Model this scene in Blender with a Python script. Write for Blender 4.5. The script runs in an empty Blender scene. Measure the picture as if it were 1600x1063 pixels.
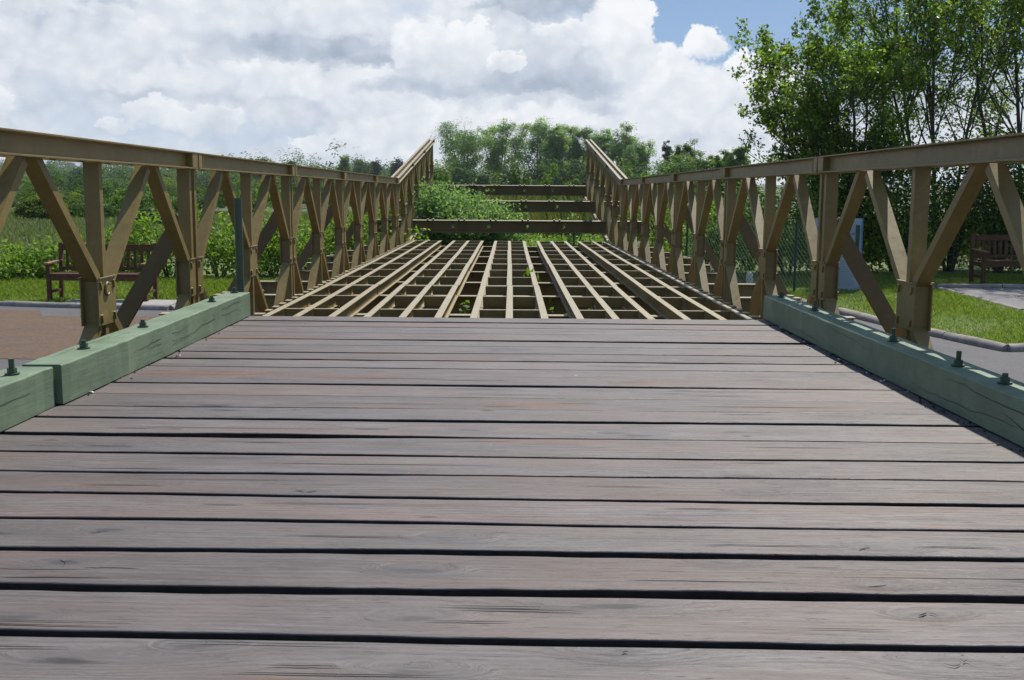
import bpy, math, random
import numpy as np
from mathutils import Vector, Matrix
random.seed(7)
RNG = np.random.default_rng(11)
S = bpy.context.scene
COL = S.collection
R = math.radians

# ------------------------------------------------------------------ camera
CX, CH = 0.0146, 1.68                      # camera x, height above the ground
FPX, PITCH, YAW, ROLL = 1669.7, .1375, .0025, .0062
_r = Vector((math.cos(YAW), -math.sin(YAW), 0)); _f = Vector((math.sin(YAW), math.cos(YAW), 0)); _z = Vector((0, 0, 1))
FWD = _f*math.cos(PITCH) - _z*math.sin(PITCH); _u = _f*math.sin(PITCH) + _z*math.cos(PITCH)
RGT = _r*math.cos(ROLL) + _u*math.sin(ROLL); UPV = _u*math.cos(ROLL) - _r*math.sin(ROLL)
cam = bpy.data.cameras.new('camera'); camo = bpy.data.objects.new('camera', cam); COL.objects.link(camo)
camo.matrix_world = Matrix(((RGT.x, UPV.x, -FWD.x, CX), (RGT.y, UPV.y, -FWD.y, 0), (RGT.z, UPV.z, -FWD.z, CH), (0, 0, 0, 1)))
cam.sensor_width = 36; cam.lens = FPX/1600*36; cam.clip_end = 8000; cam.clip_start = .05
S.camera = camo

def ray(u, v): return RGT*((u-800)/FPX) + UPV*((531.5-v)/FPX) + FWD
def G(u, v, z=0):
    d = ray(u, v); t = (z-CH)/d.z
    return (CX+d.x*t, d.y*t)
def PX(u, Y): d = ray(u, 300); return CX + d.x*Y/d.y
def PZ(u, v, Y): d = ray(u, v); return CH + d.z*Y/d.y

# ------------------------------------------------------------------ node helpers
class NT:
    def __init__(s, tree): s.t = tree
    def new(s, typ, **kw):
        n = s.t.nodes.new(typ)
        for k, v in kw.items(): setattr(n, k, v)
        return n
    def link(s, a, b): s.t.links.new(a, b)
    def put(s, sock, v):
        if isinstance(v, bpy.types.NodeSocket): s.link(v, sock)
        elif v is not None: sock.default_value = v
    def m(s, op, a, b=None, c=None, clamp=False):
        n = s.new('ShaderNodeMath', operation=op, use_clamp=clamp)
        s.put(n.inputs[0], a)
        if b is not None: s.put(n.inputs[1], b)
        if c is not None: s.put(n.inputs[2], c)
        return n.outputs[0]
    def add(s, a, b): return s.m('ADD', a, b)
    def sub(s, a, b): return s.m('SUBTRACT', a, b)
    def mul(s, a, b): return s.m('MULTIPLY', a, b)
    def mr(s, x, a, b, c=0., d=1., smooth=False):
        n = s.new('ShaderNodeMapRange', interpolation_type='SMOOTHSTEP' if smooth else 'LINEAR')
        s.put(n.inputs[0], x); s.put(n.inputs[1], a); s.put(n.inputs[2], b); s.put(n.inputs[3], c); s.put(n.inputs[4], d)
        return n.outputs[0]
    def xyz(s, x, y, z=0.):
        n = s.new('ShaderNodeCombineXYZ'); s.put(n.inputs[0], x); s.put(n.inputs[1], y); s.put(n.inputs[2], z); return n.outputs[0]
    def sep(s, v): n = s.new('ShaderNodeSeparateXYZ'); s.link(v, n.inputs[0]); return n.outputs
    def vm(s, op, a, b): n = s.new('ShaderNodeVectorMath', operation=op); s.put(n.inputs[0], a); s.put(n.inputs[1], b); return n.outputs[0]
    def noise(s, vec, scale, detail=4, rough=.55, dist=0., dim='3D'):
        n = s.new('ShaderNodeTexNoise', noise_dimensions=dim)
        if vec is not None: s.link(vec, n.inputs['Vector'])
        n.inputs['Scale'].default_value = scale; n.inputs['Detail'].default_value = detail
        n.inputs['Roughness'].default_value = rough; n.inputs['Distortion'].default_value = dist
        return n.outputs[0]
    def mix(s, f, a, b, mode='MIX'):
        n = s.new('ShaderNodeMix', data_type='RGBA', blend_type=mode); n.clamp_factor = True
        s.put(n.inputs[0], f); s.put(n.inputs[6], a if not isinstance(a, tuple) else (*a, 1)[:4]); s.put(n.inputs[7], b if not isinstance(b, tuple) else (*b, 1)[:4])
        return n.outputs[2]
    def ramp(s, f, stops):
        n = s.new('ShaderNodeValToRGB'); e = n.color_ramp.elements
        while len(e) < len(stops): e.new(.5)
        for k, (p, c) in enumerate(stops): e[k].position = p; e[k].color = (*c, 1)
        s.link(f, n.inputs[0]); return n.outputs[0]
    def coord(s, which='Object'): return s.new('ShaderNodeTexCoord').outputs[which]
    def bump(s, h, strength=.3, dist=.01):
        n = s.new('ShaderNodeBump'); n.inputs['Strength'].default_value = strength; n.inputs['Distance'].default_value = dist
        s.link(h, n.inputs['Height']); return n.outputs[0]

def material(name):
    m = bpy.data.materials.new(name); m.use_nodes = True
    nt = NT(m.node_tree); b = m.node_tree.nodes['Principled BSDF']
    return m, nt, b

KNOTS = [(100, 880), (15, 966), (652, 893), (645, 966), (640, 1052), (702, 843), (728, 673), (415, 716), (1360, 859), (1385, 915), (1248, 755), (170, 830), (1505, 1038), (1308, 651), (985, 599), (1180, 770), (1450, 960), (310, 1010), (985, 1020), (1130, 880), (480, 770)]
def wood_deck():
    m, n, b = material('weathered deck wood')
    oi = n.new('ShaderNodeObjectInfo').outputs['Random']
    x, y, z = n.sep(n.coord())
    xs = n.add(x, n.mul(oi, 137.)); ys = n.add(y, n.mul(oi, 61.))
    P = n.sep(n.new('ShaderNodeNewGeometry').outputs['Position'])
    wob = n.noise(n.xyz(n.mul(xs, 7), n.mul(ys, 22)), 1., 3, .6)
    # random knots
    vo = n.new('ShaderNodeTexVoronoi', feature='F1', voronoi_dimensions='2D')
    n.link(n.xyz(n.mul(xs, .8), n.mul(ys, 4.)), vo.inputs['Vector']); vo.inputs['Scale'].default_value = 1.
    keep = n.m('GREATER_THAN', n.sep(vo.outputs['Color'])[0], .62)
    dd = n.add(vo.outputs['Distance'], n.mul(n.sub(wob, .5), .18))
    k = n.mul(n.mr(dd, .30, .02, 0., 1., True), keep); core = n.mul(n.mr(dd, .07, .02, 0., 1., True), keep)
    # the large knots
    for (u, v) in KNOTS:
        gx_, gy_ = G(u, v, CH-.8024); s_ = .7+.6*((u*7+v*3) % 10)/10
        a = n.mul(n.sub(P[0], gx_), 1/(.13*s_)); c_ = n.mul(n.sub(P[1], gy_), 1/(.048*s_)); q = n.add(n.add(n.mul(a, a), n.mul(c_, c_)), n.mul(n.sub(wob, .5), 1.1))
        k = n.m('MAXIMUM', k, n.mr(q, 1.6, 0., 0., 1., True)); core = n.m('MAXIMUM', core, n.mr(q, .16, 0., 0., .55, True))
    low = n.noise(n.xyz(n.mul(xs, 1.1), n.mul(ys, 4.)), 1., 3)
    g = n.add(n.add(ys, n.mul(low, .10)), n.mul(k, .055))
    st1 = n.noise(n.xyz(n.mul(xs, 3.2), n.mul(g, 75)), 1., 6, .68)
    st2 = n.noise(n.xyz(n.mul(xs, 16), n.mul(g, 330)), 1., 3, .65)
    ring = n.m('SINE', n.add(n.mul(g, 300.), n.mul(st1, 3.)))
    blot = n.noise(n.xyz(n.mul(xs, 2.6), n.mul(ys, 8)), 1., 5, .65); fine = n.noise(n.xyz(n.mul(xs, 55), n.mul(ys, 90)), 1., 3, .7)
    tone = n.add(n.add(n.mul(st1, .62), n.mul(ring, .045)), n.add(n.mul(n.sub(blot, .5), .62), n.add(n.mul(n.sub(st2, .5), .34), n.mul(n.sub(fine, .5), .20))))
    tone = n.add(tone, .06)
    c = n.ramp(tone, [(.10, (.060, .049, .047)), (.34, (.115, .098, .095)), (.50, (.160, .141, .137)), (.78, (.245, .226, .220))])
    warm = n.mr(n.noise(n.xyz(n.mul(xs, .9), n.mul(ys, 5), 3.), 1., 4, .6), .42, .66, 0., .5, True)
    c = n.mix(warm, c, (.165, .118, .098, 1))
    red = n.mul(n.mr(n.noise(n.xyz(n.mul(xs, 2.4), n.mul(ys, 16), 9.), 1., 5, .7), .60, .70, 0., .8), n.mr(st1, .4, .55))
    c = n.mix(red, c, (.22, .10, .06, 1))
    grain = n.noise(n.xyz(n.mul(xs, 18), n.mul(ys, 60), 2.), 1., 4, .75)
    for (u, v, sx, sy, st_) in ((830, 633, .26, .07, 1.), (1000, 600, .15, .05, .8), (400, 528, .5, .10, .5), (330, 585, .45, .10, .6), (850, 690, .35, .06, .5), (1250, 640, .4, .08, .35), (560, 590, .3, .06, .5)):
        gx_, gy_ = G(u, v, CH-.8024); a = n.mul(n.sub(P[0], gx_), 1/sx); c_ = n.mul(n.sub(P[1], gy_), 1/sy)
        q = n.mr(n.add(n.mul(a, a), n.mul(c_, c_)), 1., 0., 0., st_, True)
        c = n.mix(n.mul(q, n.mr(grain, .40, .52)), c, (.20, .088, .040, 1))
    dash = n.mr(n.noise(n.xyz(n.mul(xs, 13), n.mul(g, 170), 5.), 1., 3, .55), .63, .71, 0., .8)
    c = n.mix(n.mul(dash, n.mr(blot, .3, .6, .35, 1.)), c, (.048, .038, .037, 1))
    pale = n.mr(n.noise(n.xyz(n.mul(xs, 9), n.mul(g, 120), 15.), 1., 3, .6), .64, .74, 0., .5)
    c = n.mix(pale, c, (.27, .25, .24, 1))
    c = n.mix(n.mul(k, .42), c, (.082, .078, .082, 1)); c = n.mix(core, c, (.035, .03, .03, 1))
    hs = n.new('ShaderNodeHueSaturation'); n.link(c, hs.inputs['Color']); n.put(hs.inputs['Value'], n.mr(oi, 0., 1., .74, .96)); n.put(hs.inputs['Saturation'], n.mr(n.m('FRACT', n.mul(oi, 17.3)), 0., 1., .85, 1.45))
    fl = n.mr(n.noise(n.xyz(n.mul(xs, 30), n.mul(ys, 34), 1.), 1., 1, .4), .82, .85)
    c = n.mix(n.mul(fl, .8), hs.outputs[0], (.55, .53, .5, 1))
    n.link(c, b.inputs['Base Color'])
    n.link(n.mr(st1, .3, .8, .68, .48), b.inputs['Roughness']); b.inputs['Specular IOR Level'].default_value = .5
    h = n.add(n.add(n.mul(st1, .6), n.mul(st2, .5)), n.add(n.mul(dash, -.7), n.mul(fine, .15)))
    n.link(n.bump(h, .6, .004), b.inputs['Normal'])
    return m

def steel(name, base, dark, rough=.5, dust=(.41, .355, .245), dustamt=.75):
    m, n, b = material(name)
    p = n.coord(); geo = n.new('ShaderNodeNewGeometry')
    w = n.noise(geo.outputs['Position'], 2.3, 5, .6); f = n.noise(geo.outputs['Position'], 28, 4, .6)
    c = n.mix(n.mr(n.add(n.mul(w, .7), n.mul(f, .3)), .36, .66), (*dark, 1), (*base, 1))
    px_, py_, pz_ = n.sep(geo.outputs['Position'])
    run = n.noise(n.xyz(n.mul(px_, 26), n.mul(py_, 26), n.mul(pz_, 2.6)), 1., 4, .65); rp = n.noise(geo.outputs['Position'], 3.4, 5, .65)
    c = n.mix(n.mul(n.mr(run, .54, .72, 0., .42), n.mr(rp, .44, .64)), c, (.105, .066, .028, 1))
    c = n.mix(n.mr(n.noise(geo.outputs['Position'], 14, 5, .7), .60, .72, 0., .45), c, tuple(q*1.35 for q in base)+(1,))
    sp = n.mr(n.noise(geo.outputs['Position'], 60, 3, .6), .66, .72, 0., .7)
    c = n.mix(sp, c, (*[q*.6 for q in dark], 1))
    # pale worn film lying on upward faces (a property of horizontal steel, from dirt and abrasion)
    nz = n.sep(geo.outputs['True Normal'])[2]
    up = n.mul(n.mr(nz, .75, .95, 0., dustamt), n.mr(f, .3, .6, .65, 1.))
    c = n.mix(up, c, (*dust, 1))
    n.link(c, b.inputs['Base Color']); n.link(n.mr(f, .3, .7, rough-.14, rough+.06), b.inputs['Roughness'])
    n.link(n.bump(f, .12, .003), b.inputs['Normal'])
    return m

def painted_timber():
    m, n, b = material('green painted timber')
    x, y, z = n.sep(n.coord())
    g = n.noise(n.xyz(n.mul(x, 22), n.mul(y, 1.1), n.mul(z, 22)), 1., 6, .65)
    bl = n.noise(n.coord(), 5., 6, .68)
    c = n.mix(n.mr(bl, .34, .66), (.112, .166, .098, 1), (.178, .242, .148, 1))
    c = n.mix(n.mr(g, .60, .75, 0., .55), c, (.09, .15, .085, 1))
    wear = n.mr(n.noise(n.xyz(n.mul(x, 30), n.mul(y, 4), n.mul(z, 30)), 1., 5, .7), .62, .72, 0., .6)
    c = n.mix(wear, c, (.27, .33, .24, 1))
    c = n.mix(n.mr(n.noise(n.xyz(n.mul(x, 9), n.mul(y, 2.2), n.mul(z, 9), ), 1., 6, .75), .60, .70, 0., .5), c, (.085, .11, .07, 1))
    n.link(c, b.inputs['Base Color']); b.inputs['Roughness'].default_value = .55
    n.link(n.bump(n.add(g, n.mul(wear, .4)), .5, .006), b.inputs['Normal'])
    return m

def plain(name, col, rough=.6, var=.25, scale=12., bump=.1, metal=0.):
    m, n, b = material(name)
    f = n.noise(n.coord(), scale, 5, .6)
    c = n.mix(n.mr(f, .3, .7), tuple(q*(1-var) for q in col)+(1,), tuple(q*(1+var) for q in col)+(1,))
    n.link(c, b.inputs['Base Color']); b.inputs['Roughness'].default_value = rough; b.inputs['Metallic'].default_value = metal
    n.link(n.bump(f, bump, .004), b.inputs['Normal'])
    return m

def leafmat(name, cols, trans=.4, rough=.5, spec=.35, gain=1.55):
    cols = [tuple(q*gain for q in c) for c in cols]
    m, n, b = material(name)
    r = n.new('ShaderNodeNewGeometry').outputs['Random Per Island']
    c = n.ramp(r, [((k/(len(cols)-1))**.75, q) for k, q in enumerate(cols)])
    n.link(c, b.inputs['Base Color']); b.inputs['Roughness'].default_value = rough; b.inputs['Specular IOR Level'].default_value = spec
    t = n.new('ShaderNodeBsdfTranslucent')
    n.link(n.mix(1., c, (1.25, 1.35, .55, 1), 'MULTIPLY'), t.inputs['Color'])
    mx = n.new('ShaderNodeMixShader'); mx.inputs[0].default_value = trans
    n.link(b.outputs[0], mx.inputs[1]); n.link(t.outputs[0], mx.inputs[2])
    n.link(mx.outputs[0], m.node_tree.nodes['Material Output'].inputs[0])
    return m

M = {}
M['deck'] = wood_deck()
M['edge'] = plain('shade dark plank edge', (.030, .024, .020), .95, .4, 30)  # near-black plank sides: the shade in the gaps is put into the colour
M['crack'] = plain('dark split wood', (.012, .010, .010), .9)
M['steel'] = steel('drab painted steel', (.268, .192, .062), (.185, .130, .040))
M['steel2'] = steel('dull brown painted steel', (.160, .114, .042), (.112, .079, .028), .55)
M['dark'] = plain('dark hole', (.012, .010, .008), .9)
M['green'] = painted_timber()
M['gcrack'] = plain('dark green split', (.02, .035, .02), .8)
M['bolt'] = plain('green painted bolt steel', (.05, .085, .05), .42, .3, 60)
M['pipe'] = plain('dark green pipe paint', (.058, .10, .062), .42, .15, 8)
M['bench'] = plain('red brown stained bench wood', (.105, .050, .024), .9, .3, 14)
M['benchtop'] = plain('worn orange brown bench wood', (.22, .10, .055), .5, .3, 14)
M['bark'] = plain('grey brown bark', (.075, .062, .048), .85, .35, 18, .6)
M['barkfar'] = plain('pale grey bark', (.12, .11, .095), .9, .3, 2)
M['white'] = plain('white paint', (.70, .68, .64), .5, .06, 9)
M['board'] = plain('pale blue grey board', (.34, .39, .44), .5, .04, 6)
M['ink'] = plain('grey print', (.22, .25, .30), .5, .1)
M['blue'] = plain('blue board edge', (.08, .20, .42), .4, .1)
M['fence'] = plain('dark green fence paint', (.02, .055, .05), .45, .2)
M['wire'] = plain('green coated wire', (.16, .22, .15), .95, .15)
M['concrete'] = plain('grey concrete', (.30, .285, .27), .85, .22, 9, .4)
M['kerb'] = plain('weathered round kerb', (.25, .225, .20), .85, .35, 7, .5)

# leaves
M['leaf_tree'] = leafmat('glossy tree leaves', [(.028, .048, .012), (.052, .088, .016), (.08, .118, .02), (.145, .178, .034)], .66, .40, .45, gain=2.35)
M['leaf_dark'] = leafmat('deep green leaves', [(.02, .045, .011), (.035, .075, .016), (.06, .105, .022)], .4, .5, .35)
M['leaf_bright'] = leafmat('bright bramble leaves', [(.06, .11, .016), (.095, .16, .022), (.125, .195, .03), (.18, .235, .045)], .5, .5, .3)
M['leaf_yellow'] = leafmat('yellow green willow leaves', [(.07, .13, .02), (.10, .17, .025), (.14, .20, .035)], .42, .6, gain=1.3)
M['leaf_grey'] = leafmat('grey green bramble leaves', [(.05, .09, .035), (.075, .125, .05), (.11, .165, .07), (.17, .21, .12)], .45, .6, .3, gain=2.4)
M['leaf_poplar'] = leafmat('poplar leaves', [(.09, .145, .058), (.125, .185, .08), (.155, .215, .10), (.20, .26, .14)], .5, .8, .08, gain=1.75)
M['leaf_mid'] = leafmat('mid green leaves', [(.07, .125, .026), (.095, .16, .034), (.125, .19, .045)], .45, .7, .15, gain=1.55)
M['leaf_far'] = leafmat('far wood leaves', [(.055, .10, .036), (.072, .122, .042), (.09, .145, .05)], .35, .9, .05, gain=1.25)
M['leaf_olive'] = leafmat('olive scrub leaves', [(.08, .115, .03), (.105, .14, .038), (.13, .165, .05)], .4, .9, .05, gain=1.5)
M['leaf_blue'] = leafmat('dark conifer leaves', [(.03, .055, .035), (.04, .07, .042)], .2, .9, .05, gain=1.)
M['grass'] = leafmat('grass blades', [(.06, .095, .014), (.10, .15, .022), (.14, .19, .03), (.19, .20, .06)], .4, .6, gain=1.7)
M['reed'] = leafmat('dry reed grass', [(.07, .10, .02), (.10, .125, .03), (.14, .145, .045), (.17, .15, .07)], .3, .7, gain=1.45)
M['meadow'] = leafmat('meadow grass', [(.10, .14, .05), (.15, .18, .075), (.20, .21, .11)], .25, .8, gain=1.3)

# ------------------------------------------------------------------ mesh builder
class MB:
    def __init__(s): s.v = []; s.f = []; s.mi = []; s.mats = []; s.sm = []
    def mat(s, m):
        if m not in s.mats: s.mats.append(m)
        return s.mats.index(m)
    def add(s, vs, fs, m=None, smooth=False):
        o = len(s.v); s.v += [tuple(p) for p in vs]; i = s.mat(m) if m else 0
        for f in fs: s.f.append([o+k for k in f]); s.mi.append(i); s.sm.append(smooth)
        return s
    def box(s, x0, x1, y0, y1, z0, z1, m=None, M4=None):
        vs = [Vector(p) for p in ((x0, y0, z0), (x1, y0, z0), (x1, y1, z0), (x0, y1, z0), (x0, y0, z1), (x1, y0, z1), (x1, y1, z1), (x0, y1, z1))]
        if M4 is not None: vs = [M4 @ p for p in vs]
        return s.add(vs, [(3, 2, 1, 0), (4, 5, 6, 7), (0, 1, 5, 4), (1, 2, 6, 5), (2, 3, 7, 6), (3, 0, 4, 7)], m)
    def prism(s, prof, M4, L, m=None, smooth=False, caps=True):
        # profile in local xy, extruded along local z
        n = len(prof)
        vs = [M4 @ Vector((a, b, 0)) for a, b in prof] + [M4 @ Vector((a, b, L)) for a, b in prof]
        fs = [(k, (k+1) % n, n+(k+1) % n, n+k) for k in range(n)]
        s.add(vs, fs, m, smooth)
        if caps: s.add(vs, [tuple(range(n-1, -1, -1)), tuple(range(n, 2*n))], m)
        return s
    def tube(s, pts, rad, k=8, m=None, caps=True, smooth=True):
        pts = [Vector(p) for p in pts]; rr = rad if hasattr(rad, '__len__') else [rad]*len(pts)
        t0 = (pts[1]-pts[0]).normalized(); a = t0.orthogonal().normalized(); vs = []
        for i, p in enumerate(pts):
            t = (pts[min(i+1, len(pts)-1)]-pts[max(i-1, 0)]).normalized()
            a = (a - t*a.dot(t)).normalized(); b = t.cross(a)
            for j in range(k):
                q = 2*math.pi*j/k; vs.append(p + (a*math.cos(q)+b*math.sin(q))*rr[i])
        fs = [(i*k+j, i*k+(j+1) % k, (i+1)*k+(j+1) % k, (i+1)*k+j) for i in range(len(pts)-1) for j in range(k)]
        s.add(vs, fs, m, smooth)
        if caps: s.add(vs, [tuple(range(k-1, -1, -1)), tuple(range(len(vs)-k, len(vs)))], m)
        return s
    def mesh(s, name):
        me = bpy.data.meshes.new(name); me.from_pydata(s.v, [], s.f)
        for m in s.mats: me.materials.append(m)
        me.polygons.foreach_set('material_index', s.mi); me.polygons.foreach_set('use_smooth', s.sm)
        me.update(); return me
    def build(s, name, parent=None, m=None, loc=None, bevel=0):
        if m and not s.mats: s.mats.append(m)
        return link(name, s.mesh(name), parent, loc, bevel)

def link(name, data, parent=None, loc=None, bevel=0):
    o = bpy.data.objects.new(name, data); COL.objects.link(o)
    if parent: o.parent = parent
    if loc is not None: o.location = loc
    if bevel:
        b = o.modifiers.new('bevel', 'BEVEL'); b.width = bevel; b.segments = 2; b.limit_method = 'ANGLE'; b.angle_limit = R(40)
    return o
def tag(o, label=None, cat=None, group=None, kind=None):
    if label: o['label'] = label
    if cat: o['category'] = cat
    if group: o['group'] = group
    if kind: o['kind'] = kind
    return o
def empty(name, loc=(0, 0, 0), rz=0, parent=None):
    o = bpy.data.objects.new(name, None); COL.objects.link(o); o.location = loc; o.rotation_euler = (0, 0, rz); o.empty_display_size = .2
    if parent: o.parent = parent
    return o
def copy_tree(o, parent=None, kids=None):
    c = o.copy(); COL.objects.link(c)
    if parent: c.parent = parent
    for ch in list(o.children): copy_tree(ch, c)
    return c
def along(p, q, up=(0, 0, 1)):
    # matrix with local z along p->q, local y as near to `up` as it can be
    p = Vector(p); q = Vector(q); z = (q-p).normalized(); y = Vector(up); y = (y - z*y.dot(z)).normalized(); x = y.cross(z)
    return Matrix(((x.x, y.x, z.x, p.x), (x.y, y.y, z.y, p.y), (x.z, y.z, z.z, p.z), (0, 0, 0, 1))), (q-p).length

# ------------------------------------------------------------------ leaves
def leaves_np(pts, size, aspect=.5, up=.4, rng=RNG, outward=None, fold=.12, droop=0.):
    n = len(pts); pts = np.asarray(pts, float)
    nv = rng.normal(size=(n, 3)); nv /= np.linalg.norm(nv, axis=1)[:, None]; nv[:, 2] += up
    if outward is not None: nv += outward
    nv /= np.linalg.norm(nv, axis=1)[:, None]
    a = rng.normal(size=(n, 3)); a[:, 2] -= droop; a -= nv*(a*nv).sum(1)[:, None]; a /= np.linalg.norm(a, axis=1)[:, None]
    b = np.cross(nv, a); L = np.broadcast_to(np.asarray(size, float), (n,))*rng.uniform(.65, 1.3, n); W = L*aspect
    L = L[:, None]; W = W[:, None]
    v = np.empty((n, 4, 3)); v[:, 0] = pts; v[:, 1] = pts+a*L*.45+b*W*.5+nv*W*fold; v[:, 2] = pts+a*L; v[:, 3] = pts+a*L*.45-b*W*.5+nv*W*fold
    return v.reshape(-1, 3)
def quads_mesh(name, v, mat):
    n = len(v)//4; me = bpy.data.meshes.new(name)
    me.vertices.add(n*4); me.vertices.foreach_set('co', np.ascontiguousarray(v, dtype=np.float32).ravel())
    me.loops.add(n*4); me.loops.foreach_set('vertex_index', np.arange(n*4, dtype=np.int32))
    me.polygons.add(n); me.polygons.foreach_set('loop_start', np.arange(0, n*4, 4, dtype=np.int32)); me.polygons.foreach_set('loop_total', np.full(n, 4, dtype=np.int32))
    me.materials.append(mat); me.update(calc_edges=True); me.validate(); return me

def blob_points(n, c, r, rng, ncl=None, cr=.28, shell=.55, flat=0.):
    """leaf points in clumps through an ellipsoid; more towards the outside"""
    ncl = ncl or max(6, n//70); c = np.array(c, float); r = np.array(r, float)
    d = rng.normal(size=(ncl, 3)); d /= np.linalg.norm(d, axis=1)[:, None]
    rad = (shell + (1-shell)*rng.uniform(0, 1, ncl)**.8)*rng.uniform(.8, 1.12, ncl)
    cc = c + d*r*rad[:, None]; w = rng.uniform(.3, 1.6, ncl); w /= w.sum()
    k = rng.choice(ncl, n, p=w); g = np.clip(rng.normal(size=(n, 3)), -1.35, 1.35)*cr*rng.uniform(.6, 1.2, ncl)[k][:, None]*r
    p = cc[k]+g
    return p, (p-c)/r

def bush(name, label, cat, x, y, rx, ry, h, n, size, mat, seed, group=None, aspect=.55, z0=0., stems=True, up=.45, cr=.26, lobes=3, droop=.2):
    rng = np.random.default_rng(seed); root = empty(name, (x, y, z0)); P = []; O = []
    for k in range(lobes):
        q = 1 if k == 0 else rng.uniform(.45, .8)
        c = (0, 0, h*.5) if k == 0 else (rng.uniform(-.6, .6)*rx, rng.uniform(-.6, .6)*ry, h*q*rng.uniform(.45, .65))
        p, o = blob_points(int(n*(q**2)/(1+.42*(lobes-1))), c, (rx*q*.9, ry*q*.9, h*.5*q), rng, cr=cr); P.append(p); O.append(o)
    P = np.concatenate(P); O = np.concatenate(O); ok = P[:, 2] > .02; P = P[ok]; O = O[ok]
    link('foliage', quads_mesh('foliage', leaves_np(P, size, aspect, up, rng, O*(2.6 if y > 45 else .5), droop=droop), mat), root)
    if stems:
        s = MB()
        for k in range(6):
            a = rng.uniform(0, 6.28); e = (math.cos(a)*rx*.55, math.sin(a)*ry*.55, h*rng.uniform(.6, .85))
            s.tube([(math.cos(a)*.06, math.sin(a)*.06, -.03), (e[0]*.4, e[1]*.4, e[2]*.5), e], [.03*h/2, .02*h/2, .006*h/2], 5)
        s.build('stem', root, M['bark'])
    tag(root, label, cat, group); return root

def far_tree(name, label, cat, u, vtop, Y, wpx, mat, seed, n=2600, lsize=.38, group=None, stems=4, shape='round', bark='barkfar', crownlow=.25, clump=.10):
    """a whole tree standing at distance Y: several stems, boughs and leaves in clumps at the bough ends"""
    rng = np.random.default_rng(seed); x = PX(u, Y); H = PZ(u, vtop, Y); w = wpx/FPX*Y/2
    root = empty(name, (x, Y, 0)); s = MB(); tips = []
    for k in range(stems):
        a = 6.28*k/stems+rng.uniform(-.6, .6); sp = w*(rng.uniform(.25, .8) if k else .08)
        top = H*(.97-.30*(sp/w)**2)*rng.uniform(.92, 1.)
        e = Vector((math.cos(a)*sp, math.sin(a)*sp, top)); r0 = .013*H*(1 if k == 0 else .75)
        pts = [Vector((e.x*.06, e.y*.06, -.3)), Vector((e.x*.3+rng.normal()*.1, e.y*.3, top*.35)), Vector((e.x*.75+rng.normal()*.15, e.y*.75, top*.7)), e]
        s.tube(pts, [r0, r0*.75, r0*.4, r0*.08], 6); tips.append(e)
        for j in range(15):
            t = rng.uniform(max(.12, crownlow*.9), .98); i = min(2, int(t*3)); q = pts[i].lerp(pts[i+1], t*3-i)
            a2 = rng.uniform(0, 6.28); ln = w*rng.uniform(.25, .62)*(1.15-.62*t)
            if shape == 'cone': ln = w*(1.05-t)*rng.uniform(.7, 1)
            b = q+Vector((math.cos(a2)*ln, math.sin(a2)*ln, ln*rng.uniform(.2, .9)))
            hr = math.hypot(b.x, b.y)/w
            if hr > 1: b.x /= hr; b.y /= hr
            b.z = min(b.z, H*(1-.32*min(1, hr)**2))
            s.tube([q, q.lerp(b, .5)+Vector((0, 0, -.04*ln)), b], [r0*.3, r0*.2, r0*.06], 4, caps=False); tips += [b, q.lerp(b, .55)]
    s.build('trunk', root, M[bark])
    cc = np.array([tuple(t) for t in tips if t.z > H*crownlow]); m_ = len(cc); wt = rng.uniform(.25, 1.6, m_); wt /= wt.sum()
    k = rng.choice(m_, n, p=wt); sg = w*clump
    P = cc[k]+np.clip(rng.normal(size=(n, 3)), -1.5, 1.5)*np.array([sg, sg, sg*.85])*rng.uniform(.5, 1.5, m_)[k][:, None]
    O = (P-np.array([0, 0, H*.5]))/np.array([w, w, H*.5])
    link('crown', quads_mesh('crown', leaves_np(P, lsize, .7, .35, rng, O*1.6), mat), root)
    tag(root, label, cat, group); return root

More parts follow.
